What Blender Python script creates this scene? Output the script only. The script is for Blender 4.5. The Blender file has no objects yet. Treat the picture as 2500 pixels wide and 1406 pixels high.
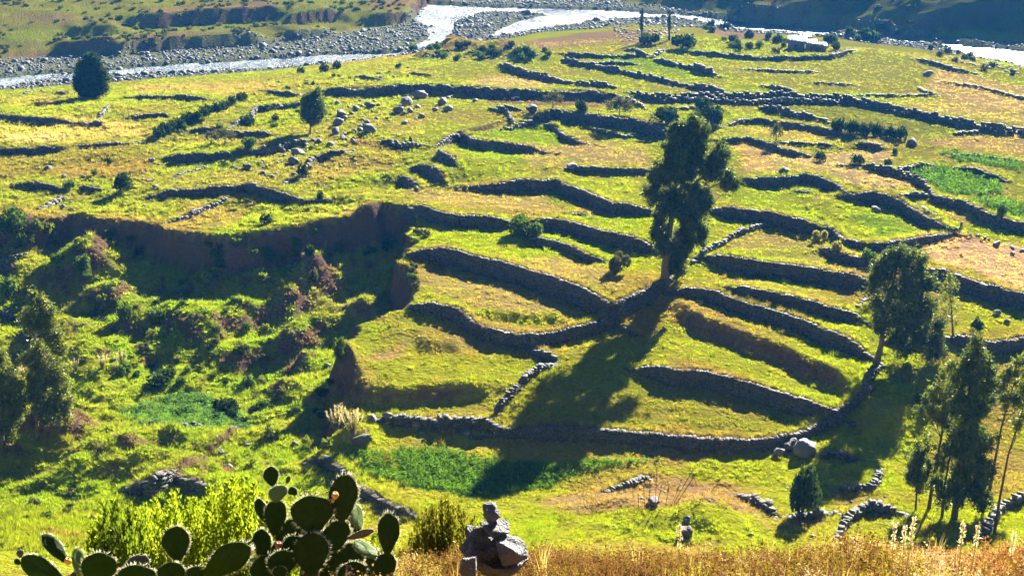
import bpy, math, random
import numpy as np
from mathutils import Vector, Matrix, Quaternion

R_ = math.radians
random.seed(7)
rng = np.random.default_rng(11)
SC = bpy.context.scene
COL = SC.collection

# ------------------------------------------------------------------ camera, light, exposure
CAM = np.array([0.0, 0.0, 60.0])
PITCH = R_(20.0)
FPX = 3018.0                       # focal length in pixels of the 2500-wide photograph
cam_d = bpy.data.cameras.new('camera')
cam_o = bpy.data.objects.new('camera', cam_d)
COL.objects.link(cam_o)
cam_o.location = CAM
cam_o.rotation_euler = (R_(90) - PITCH, 0, 0)
cam_d.sensor_fit = 'HORIZONTAL'
cam_d.angle = 2 * math.atan(1250 / FPX)
cam_d.clip_start = 0.1
cam_d.clip_end = 5000
SC.camera = cam_o

SUN_AZ, SUN_EL = R_(27.0), R_(26.0)
SUNV = Vector((math.sin(SUN_AZ) * math.cos(SUN_EL), math.cos(SUN_AZ) * math.cos(SUN_EL), math.sin(SUN_EL)))
world = bpy.data.worlds.new('World')
SC.world = world
world.use_nodes = True
wn = world.node_tree
for n in list(wn.nodes):
    wn.nodes.remove(n)
sky = wn.nodes.new('ShaderNodeTexSky')
sky.sky_type = 'NISHITA'
sky.sun_disc = False
sky.sun_elevation = SUN_EL
sky.sun_rotation = SUN_AZ
sky.altitude = 3300
sky.air_density = .3
sky.dust_density = .1
sky.ozone_density = 2.5
bg = wn.nodes.new('ShaderNodeBackground')
bg.inputs['Strength'].default_value = 0.05
wo = wn.nodes.new('ShaderNodeOutputWorld')
wn.links.new(sky.outputs[0], bg.inputs[0])
wn.links.new(bg.outputs[0], wo.inputs[0])

sun_d = bpy.data.lights.new('sun', 'SUN')
sun_d.energy = 5.0
sun_d.angle = R_(0.55)
sun_d.color = (1.0, 0.95, 0.84)
sun_o = bpy.data.objects.new('sun', sun_d)
sun_o.rotation_euler = (-SUNV).to_track_quat('-Z', 'Y').to_euler()
sun_o.location = (60, 100, 200)
COL.objects.link(sun_o)

SC.view_settings.view_transform = 'Standard'
SC.view_settings.look = 'None'
SC.view_settings.gamma = 1
SC.view_settings.use_curve_mapping = False
SC.view_settings.exposure = 2.82
SC.render.engine = 'CYCLES'
SC.cycles.max_bounces = 5
SC.cycles.diffuse_bounces = 1
SC.cycles.glossy_bounces = 2
SC.cycles.transmission_bounces = 4
SC.cycles.transparent_max_bounces = 6
SC.cycles.volume_bounces = 0
SC.cycles.use_denoising = True
SC.cycles.sample_clamp_indirect = 4.0
SC.cycles.sample_clamp_direct = 12.0

# ------------------------------------------------------------------ helpers
CP, SP = math.cos(PITCH), math.sin(PITCH)

def pdir(px, py):
    u = (px - 1250) / FPX
    v = (703 - py) / FPX
    return np.array([u, CP + v * SP, -SP + v * CP])      # unit depth along the optical axis

def P(px, py, depth):
    return CAM + pdir(px, py) * depth

def _hash(ix, iy, seed):
    h = (ix.astype(np.int64) * 374761393 + iy.astype(np.int64) * 668265263 + seed * 144665) & 0x7fffffff
    h = ((h ^ (h >> 13)) * 1274126177) & 0x7fffffff
    h = (h ^ (h >> 16)) & 0xffff
    return h / 65535.0

def vnoise(x, y, seed=0):
    ix, iy = np.floor(x), np.floor(y)
    fx, fy = x - ix, y - iy
    fx = fx * fx * fx * (fx * (fx * 6 - 15) + 10)
    fy = fy * fy * fy * (fy * (fy * 6 - 15) + 10)
    a = _hash(ix, iy, seed); b = _hash(ix + 1, iy, seed)
    c = _hash(ix, iy + 1, seed); d = _hash(ix + 1, iy + 1, seed)
    return (a * (1 - fx) + b * fx) * (1 - fy) + (c * (1 - fx) + d * fx) * fy - 0.5

def fbm(x, y, scale, octv=4, seed=0):
    s, amp, tot = np.zeros_like(x), 1.0, 0.0
    f = 1.0 / scale
    for o in range(octv):
        ca, sa = math.cos(0.7 * o + .3), math.sin(0.7 * o + .3)
        s += amp * vnoise((x * ca - y * sa) * f + 17.3 * o, (x * sa + y * ca) * f - 9.1 * o, seed + o)
        tot += amp; amp *= 0.5; f *= 2.03
    return s / tot * 2      # about -1..1

def sstep(a, b, x):
    t = np.clip((x - a) / (b - a), 0, 1)
    return t * t * (3 - 2 * t)

def seg_info(x, y, pts):
    """nearest-segment info: distance, signed offset (+ = left of travel), overshoot past either end"""
    best = np.full(x.shape, 1e9); sg = np.zeros(x.shape); ov = np.zeros(x.shape); al = np.zeros(x.shape)
    n = len(pts) - 1
    acc = 0.0
    for i in range(n):
        ax, ay = pts[i][0], pts[i][1]; bx, by = pts[i + 1][0], pts[i + 1][1]
        dx, dy = bx - ax, by - ay
        L = math.hypot(dx, dy) + 1e-9
        t = ((x - ax) * dx + (y - ay) * dy) / L
        tc = np.clip(t, 0, L)
        d = np.hypot(x - ax - dx / L * tc, y - ay - dy / L * tc)
        cr = (dx * (y - ay) - dy * (x - ax)) / L
        o = np.zeros(x.shape)
        if i == 0: o = np.maximum(o, -t)
        if i == n - 1: o = np.maximum(o, t - L)
        m = d < best
        sgn = np.where(cr >= 0, 1.0, -1.0)
        sg = np.where(m, np.where(o > 0, cr, d * sgn), sg)
        ov = np.where(m, o, ov)
        al = np.where(m, acc + tc, al)
        best = np.where(m, d, best)
        acc += L
    return best, sg, ov, al

def inpoly(x, y, poly):
    r = np.zeros(x.shape, bool)
    n = len(poly)
    for i in range(n):
        x1, y1 = poly[i][0], poly[i][1]; x2, y2 = poly[(i + 1) % n][0], poly[(i + 1) % n][1]
        if y1 == y2: continue
        c = ((y1 > y) != (y2 > y)) & (x < (x2 - x1) * (y - y1) / (y2 - y1) + x1)
        r ^= c
    return r

def polysd(x, y, poly):
    """signed distance, positive inside"""
    d = np.full(x.shape, 1e9)
    n = len(poly)
    for i in range(n):
        ax, ay = poly[i][0], poly[i][1]; bx, by = poly[(i + 1) % n][0], poly[(i + 1) % n][1]
        dx, dy = bx - ax, by - ay
        t = np.clip(((x - ax) * dx + (y - ay) * dy) / (dx * dx + dy * dy + 1e-9), 0, 1)
        d = np.minimum(d, np.hypot(x - ax - t * dx, y - ay - t * dy))
    return np.where(inpoly(x, y, poly), d, -d)

def mesh_np(name, v, f, mat=None, smooth=False, k=None):
    """v (N,3), f (M,k) numpy arrays -> mesh"""
    v = np.asarray(v, np.float32); f = np.asarray(f, np.int32)
    me = bpy.data.meshes.new(name)
    me.vertices.add(len(v)); me.vertices.foreach_set('co', v.ravel())
    k = f.shape[1]
    me.loops.add(f.size); me.loops.foreach_set('vertex_index', f.ravel())
    me.polygons.add(len(f))
    me.polygons.foreach_set('loop_start', np.arange(0, f.size, k, dtype=np.int32))
    me.polygons.foreach_set('loop_total', np.full(len(f), k, np.int32))
    if smooth:
        me.polygons.foreach_set('use_smooth', np.ones(len(f), bool))
    me.update(calc_edges=True)
    if mat: me.materials.append(mat)
    return me

def put(name, me, parent=None, loc=(0, 0, 0), rot=(0, 0, 0), scl=(1, 1, 1)):
    o = bpy.data.objects.new(name, me)
    COL.objects.link(o)
    o.location = loc; o.rotation_euler = rot; o.scale = scl
    if parent is not None: o.parent = parent
    return o

def empty(name, loc=(0, 0, 0)):
    o = bpy.data.objects.new(name, None)
    o.empty_display_size = 0.3
    COL.objects.link(o); o.location = loc
    return o

def tag(o, label=None, cat=None, group=None, kind=None):
    if label: o['label'] = label
    if cat: o['category'] = cat
    if group: o['group'] = group
    if kind: o['kind'] = kind
    return o

# ------------------------------------------------------------------ materials
def newmat(name):
    m = bpy.data.materials.new(name); m.use_nodes = True
    nt = m.node_tree
    for n in list(nt.nodes): nt.nodes.remove(n)
    return m, nt, nt.nodes.new, nt.links.new

def mixc(nt, a, b, fac, mode='MIX'):
    n = nt.nodes.new('ShaderNodeMix'); n.data_type = 'RGBA'; n.blend_type = mode
    for s, v in ((n.inputs[0], fac), (n.inputs[6], a), (n.inputs[7], b)):
        if hasattr(v, 'node'): nt.links.new(v, s)
        elif isinstance(v, (tuple, list)): s.default_value = (*v[:3], 1)
        else: s.default_value = v
    return n.outputs[2]

def noise(nt, scale, detail=3, rough=.55, vec=None, lo=.3, hi=.7):
    n = nt.nodes.new('ShaderNodeTexNoise'); n.inputs['Scale'].default_value = scale
    n.inputs['Detail'].default_value = detail; n.inputs['Roughness'].default_value = rough
    if vec is not None: nt.links.new(vec, n.inputs['Vector'])
    r = nt.nodes.new('ShaderNodeMapRange'); r.inputs[1].default_value = lo; r.inputs[2].default_value = hi
    nt.links.new(n.outputs[0], r.inputs[0])
    return r.outputs[0]

def coords(nt, obj=False):
    if obj:
        return nt.nodes.new('ShaderNodeTexCoord').outputs['Object']
    return nt.nodes.new('ShaderNodeNewGeometry').outputs['Position']

def bump(nt, h, strength, dist):
    b = nt.nodes.new('ShaderNodeBump'); b.inputs['Strength'].default_value = strength
    b.inputs['Distance'].default_value = dist
    nt.links.new(h, b.inputs['Height'])
    return b.outputs[0]

def m_terrain():
    m, nt, N, L = newmat('grass_ground')
    at = N('ShaderNodeAttribute'); at.attribute_name = 'col'
    pos = coords(nt)
    n1 = noise(nt, 1.6, 5, .65, pos)
    n2 = noise(nt, .45, 4, .6, pos)
    c = mixc(nt, at.outputs['Color'], (.80, .70, .62), n1, 'MULTIPLY')
    c = mixc(nt, c, (1.1, .98, .80), n2, 'MULTIPLY')
    p = N('ShaderNodeBsdfDiffuse'); L(c, p.inputs[0]); p.inputs[1].default_value = .6
    L(bump(nt, n1, 1.0, .42), p.inputs['Normal'])
    o = N('ShaderNodeOutputMaterial'); L(p.outputs[0], o.inputs[0])
    return m

def m_leaf(name, c1, c2, trans=.45, scale=.6, inst=None, gloss=0.0, seed_obj=True):
    m, nt, N, L = newmat(name)
    pos = coords(nt)
    f = noise(nt, scale, 3, .6, pos)
    if inst:
        at = N('ShaderNodeAttribute'); at.attribute_type = 'INSTANCER'; at.attribute_name = inst
        rp = N('ShaderNodeNewGeometry').outputs['Random Per Island']
        c = mixc(nt, at.outputs['Color'], (1.25, 1.2, 1.0), rp, 'MULTIPLY')
    else:
        c = mixc(nt, c1, c2, f)
        rp = N('ShaderNodeNewGeometry').outputs['Random Per Island']
        c = mixc(nt, c, (.6, .62, .6), rp, 'MULTIPLY')
    d = N('ShaderNodeBsdfDiffuse'); L(c, d.inputs[0])
    t = N('ShaderNodeBsdfTranslucent')
    c2_ = mixc(nt, c, (1.25, 1.22, .6), 1.0, 'MULTIPLY'); L(c2_, t.inputs[0])
    ms = N('ShaderNodeMixShader'); ms.inputs[0].default_value = trans
    L(d.outputs[0], ms.inputs[1]); L(t.outputs[0], ms.inputs[2])
    out = ms.outputs[0]
    if gloss > 0:
        g = N('ShaderNodeBsdfGlossy'); g.inputs['Roughness'].default_value = .45
        g.inputs[0].default_value = (.9, .9, .8, 1)
        m2 = N('ShaderNodeMixShader'); m2.inputs[0].default_value = gloss
        L(out, m2.inputs[1]); L(g.outputs[0], m2.inputs[2]); out = m2.outputs[0]
    o = N('ShaderNodeOutputMaterial'); L(out, o.inputs[0])
    return m

def m_stone(name, a, b, lichen=(.42, .40, .34), sc=3.0, island=False, rough=.75, bs=.6, spec=.35):
    m, nt, N, L = newmat(name)
    pos = coords(nt)
    f = noise(nt, sc, 5, .65, pos)
    c = mixc(nt, a, b, f)
    l = noise(nt, sc * 2.3, 4, .7, pos, .56, .66)
    c = mixc(nt, c, lichen, l)
    if island:
        v = N('ShaderNodeNewGeometry').outputs['Random Per Island']
    else:
        v = N('ShaderNodeObjectInfo').outputs['Random']
    c = mixc(nt, c, (.55, .53, .52), v, 'MULTIPLY')
    p = N('ShaderNodeBsdfPrincipled'); L(c, p.inputs['Base Color'])
    p.inputs['Roughness'].default_value = rough
    p.inputs['Specular IOR Level'].default_value = spec
    L(bump(nt, f, bs, .12), p.inputs['Normal'])
    o = N('ShaderNodeOutputMaterial'); L(p.outputs[0], o.inputs[0])
    return m

def m_plain(name, a, b=None, sc=4.0, rough=.8, bs=.3, bd=.03, spec=.3, obj=False):
    m, nt, N, L = newmat(name)
    pos = coords(nt, obj)
    f = noise(nt, sc, 4, .6, pos)
    c = mixc(nt, a, b or tuple(x * .6 for x in a), f)
    p = N('ShaderNodeBsdfPrincipled'); L(c, p.inputs['Base Color'])
    p.inputs['Roughness'].default_value = rough
    p.inputs['Specular IOR Level'].default_value = spec
    L(bump(nt, f, bs, bd), p.inputs['Normal'])
    o = N('ShaderNodeOutputMaterial'); L(p.outputs[0], o.inputs[0])
    return m

def m_water():
    m, nt, N, L = newmat('river_water')
    pos = coords(nt)
    mp = N('ShaderNodeMapping'); mp.inputs['Scale'].default_value = (1, .55, 1); L(pos, mp.inputs[0])
    f = noise(nt, .8, 5, .7, mp.outputs[0])
    foam = noise(nt, .12, 5, .75, mp.outputs[0], .47, .60)
    c = mixc(nt, (.06, .085, .10), (.24, .28, .31), foam)
    p = N('ShaderNodeBsdfPrincipled'); L(c, p.inputs['Base Color'])
    rr = N('ShaderNodeMapRange'); rr.inputs[3].default_value = .16; rr.inputs[4].default_value = .5
    L(noise(nt, .05, 4, .7, mp.outputs[0], .35, .65), rr.inputs[0]); L(rr.outputs[0], p.inputs['Roughness'])
    p.inputs['IOR'].default_value = 1.33
    p.inputs['Specular IOR Level'].default_value = .22
    L(bump(nt, f, 1.0, .7), p.inputs['Normal'])
    o = N('ShaderNodeOutputMaterial'); L(p.outputs[0], o.inputs[0])
    return m

M = {}
M['terrain'] = m_terrain()
M['grass'] = m_leaf('grass_blades', None, None, .38, inst='col')
M['euc'] = m_leaf('eucalyptus_leaves', (.040, .068, .013), (.125, .155, .02), .5, .9, gloss=.03)
M['euc_light'] = m_leaf('eucalyptus_leaves_light', (.10, .14, .02), (.21, .22, .025), .5, .7, gloss=.03)
M['dark'] = m_leaf('dark_leaves', (.022, .042, .016), (.055, .085, .025), .3, .6)
M['bush'] = m_leaf('bush_leaves', (.06, .11, .018), (.13, .18, .025), .45, .5)
M['bush_lime'] = m_leaf('lime_leaves', (.14, .19, .02), (.22, .24, .03), .45, .5)
M['bush_olive'] = m_leaf('olive_leaves', (.09, .10, .05), (.14, .13, .06), .3, .5)
M['bush_straw'] = m_leaf('straw_leaves', (.26, .24, .07), (.34, .30, .10), .35, .8)
M['shoot'] = m_leaf('shoot_leaves', (.20, .27, .02), (.30, .34, .03), .55, 3.0)
M['stone'] = m_stone('wall_stone', (.07, .065, .06), (.12, .11, .095), (.15,.14,.115), island=True)
M['stone1'] = m_stone('loose_wall_stone', (.08, .075, .07), (.135, .125, .11), (.18,.17,.14))
M['rock'] = m_stone('boulder_rock', (.11, .10, .105), (.20, .185, .18), (.27,.26,.23), sc=1.5, bs=1.0)
M['rock_dark'] = m_stone('dark_rock', (.05, .045, .045), (.09, .08, .075), (.13,.12,.11), sc=1.5, bs=1.0)
M['cobble'] = m_stone('river_cobble', (.08, .085, .10), (.14, .14, .15), (.20,.20,.20), sc=1.0, island=True)
M['cairn'] = m_stone('cairn_rock', (.13, .12, .125), (.26, .24, .225), lichen=(.34, .31, .28), sc=9, bs=1.0, rough=.6)
M['bark'] = m_plain('eucalyptus_bark', (.16, .115, .08), (.09, .065, .045), 2.0)
M['bark_dark'] = m_plain('dark_bark', (.07, .05, .04), (.04, .03, .025), 3.0)
M['water'] = m_water()
M['plume'] = m_leaf('plume', (.62, .52, .40), (.70, .60, .48), .5, 2.0)
M['stalk'] = m_plain('dry_stalk', (.06, .04, .03), (.10, .07, .05), 8)
M['straw'] = m_leaf('straw_blade', (.42, .32, .14), (.5, .38, .2), .45, 3.0)
M['weed'] = m_leaf('weed', None, None, .4, inst='col')
M['roof'] = m_plain('metal_roof', (.22, .24, .27), (.15, .16, .18), 3.0, .55, spec=.4)
M['adobe'] = m_plain('adobe', (.20, .14, .10), (.15, .11, .08), 2.0)
M['fleece'] = m_plain('fleece', (.7, .68, .62), (.55, .52, .46), 6.0)
M['fleece_dark'] = m_plain('dark_fleece', (.04, .035, .03), (.07, .06, .05), 6.0)
# ------------------------------------------------------------------ the land: base shape
PY = np.array([0, 3, 6, 7, 8.5, 9.5, 11, 20, 40, 60, 75, 85, 95, 104, 112, 122, 133, 145, 165, 185, 205, 260, 420, 900])
PZ = np.array([58.3, 57.0, 55.75, 55.1, 54.45, 53.85, 52.4, 46, 33.5, 21, 11.5, 6.2, 3.4, 2.2, 2.9, 4.3, 5.6, 6.9, 8.0, 8.6, 9.0, 9.0, 9.0, 9.0])
BX = np.array([-200, -122, -62, -27, 6.5, 40, 95, 124, 135, 200])      # near river bank: x -> y
BY = np.array([285, 296, 323, 350, 386, 408, 377, 352, 312, 260])
FX = np.array([-240, -140, -105, -68, -36, -30, 8, 30, 52, 78, 102, 117, 148, 225])   # far foot: x -> y
FY = np.array([325, 336, 350, 372, 405, 462, 476, 474, 452, 418, 401, 390, 368, 312])

def zplat(x, y):
    z = np.interp(y, PY, PZ)
    # left flank of the near slope stands a little higher
    z = z + 3.6 * sstep(-14, -34, x) * sstep(101, 82, y) * sstep(45, 66, y)
    # right side near field climbs gently towards the trees
    z = z + 1.6 * sstep(20, 45, x) * sstep(116, 98, y) * sstep(70, 84, y)
    yb = np.interp(x, BX, BY)
    z2 = 3.1 + .09 * (yb - y)
    z = np.where(y > 180, np.minimum(z, z2), z)
    bed = 2.75 + 0 * y
    z = np.where(y > yb, np.maximum(z, bed), z)
    yf = np.interp(x, FX, FY)
    d = y - yf
    left = sstep(0, -26, x)
    right = sstep(44, 72, x)
    hl = 3.0 + .105 * np.maximum(d, 0) + .42 * np.maximum(d - 95, 0)
    hr = 3.0 + .30 * np.maximum(d - 4, 0)
    hm = 3.0 + .30 * np.maximum(d - 4, 0)
    h = hm * (1 - left) * (1 - right) + hl * left + hr * right
    z = np.where(d > 0, np.maximum(z, np.minimum(h, 90)), z)
    return z

def backproj(px, py, zf, lift=0.0, y0=40.0, y1=620.0):
    d = pdir(px, py)
    t = np.geomspace(y0, y1, 2600) / d[1]
    X = CAM[0] + d[0] * t; Y = CAM[1] + d[1] * t; Z = CAM[2] + d[2] * t
    hit = np.nonzero(Z <= zf(X, Y) + lift)[0]
    i = hit[0] if len(hit) else len(t) - 1
    return np.array([X[i], Y[i], Z[i]])

def plane_pts(pts, z):
    out = []
    for px, py in pts:
        d = pdir(px, py); t = (z - CAM[2]) / d[2]
        out.append((d[0] * t, d[1] * t))
    return out

# the ravine cut into the terraces
RAV_PX = [(-420, 560), (-200, 545), (0, 527), (60, 545), (180, 520), (220, 532), (330, 545), (450, 562), (560, 572), (640, 566), (700, 552),
          (760, 546), (830, 532), (900, 520), (945, 502), (1000, 514), (1012, 530), (1000, 580), (1008, 600), (985, 640), (1003, 690),
          (1010, 735), (960, 757), (885, 792), (862, 830), (850, 870), (862, 930), (832, 965), (835, 1000), (890, 1012), (872, 1050),
          (805, 1092), (760, 1108)]
RAV = [tuple(backproj(px, py, zplat)[:2]) for px, py in RAV_PX] + [(-22, 98), (-60, 98), (-120, 100)]

def zrav(x, y):
    z = np.interp(y, [98, 106, 113, 122, 135, 150, 163, 175], [3.4, 1.8, .2, -1.2, -.9, .6, 2.2, 3.6])
    return z - 1.9 * sstep(-62, -34, x) * sstep(122, 142, y)

def zbase(x, y):
    z = zplat(x, y)
    x = np.asarray(x, float); y = np.asarray(y, float)
    near = (y > 90) & (y < 185) & (x < 8)
    if near.any():
        xs, ys = x[near], y[near]
        jx = fbm(xs, ys, 7, 3, 31) * 1.5 + fbm(xs, ys, 2.4, 2, 35) * .9
        s = polysd(xs + jx, ys + fbm(xs, ys, 6, 3, 33) * 1.3 + fbm(xs, ys, 2.2, 2, 36) * .8, RAV)
        m = sstep(-.2, 2.2, s)
        zr = np.minimum(zrav(xs, ys), z[near])
        # scree at the foot of the scarp
        zr = zr + (z[near] - zr) * .28 * sstep(11, 2, s)
        # narrow gully along the eastern wall
        zz = z[near] * (1 - m) + zr * m
        z = z.copy(); z[near] = zz
    return z

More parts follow.
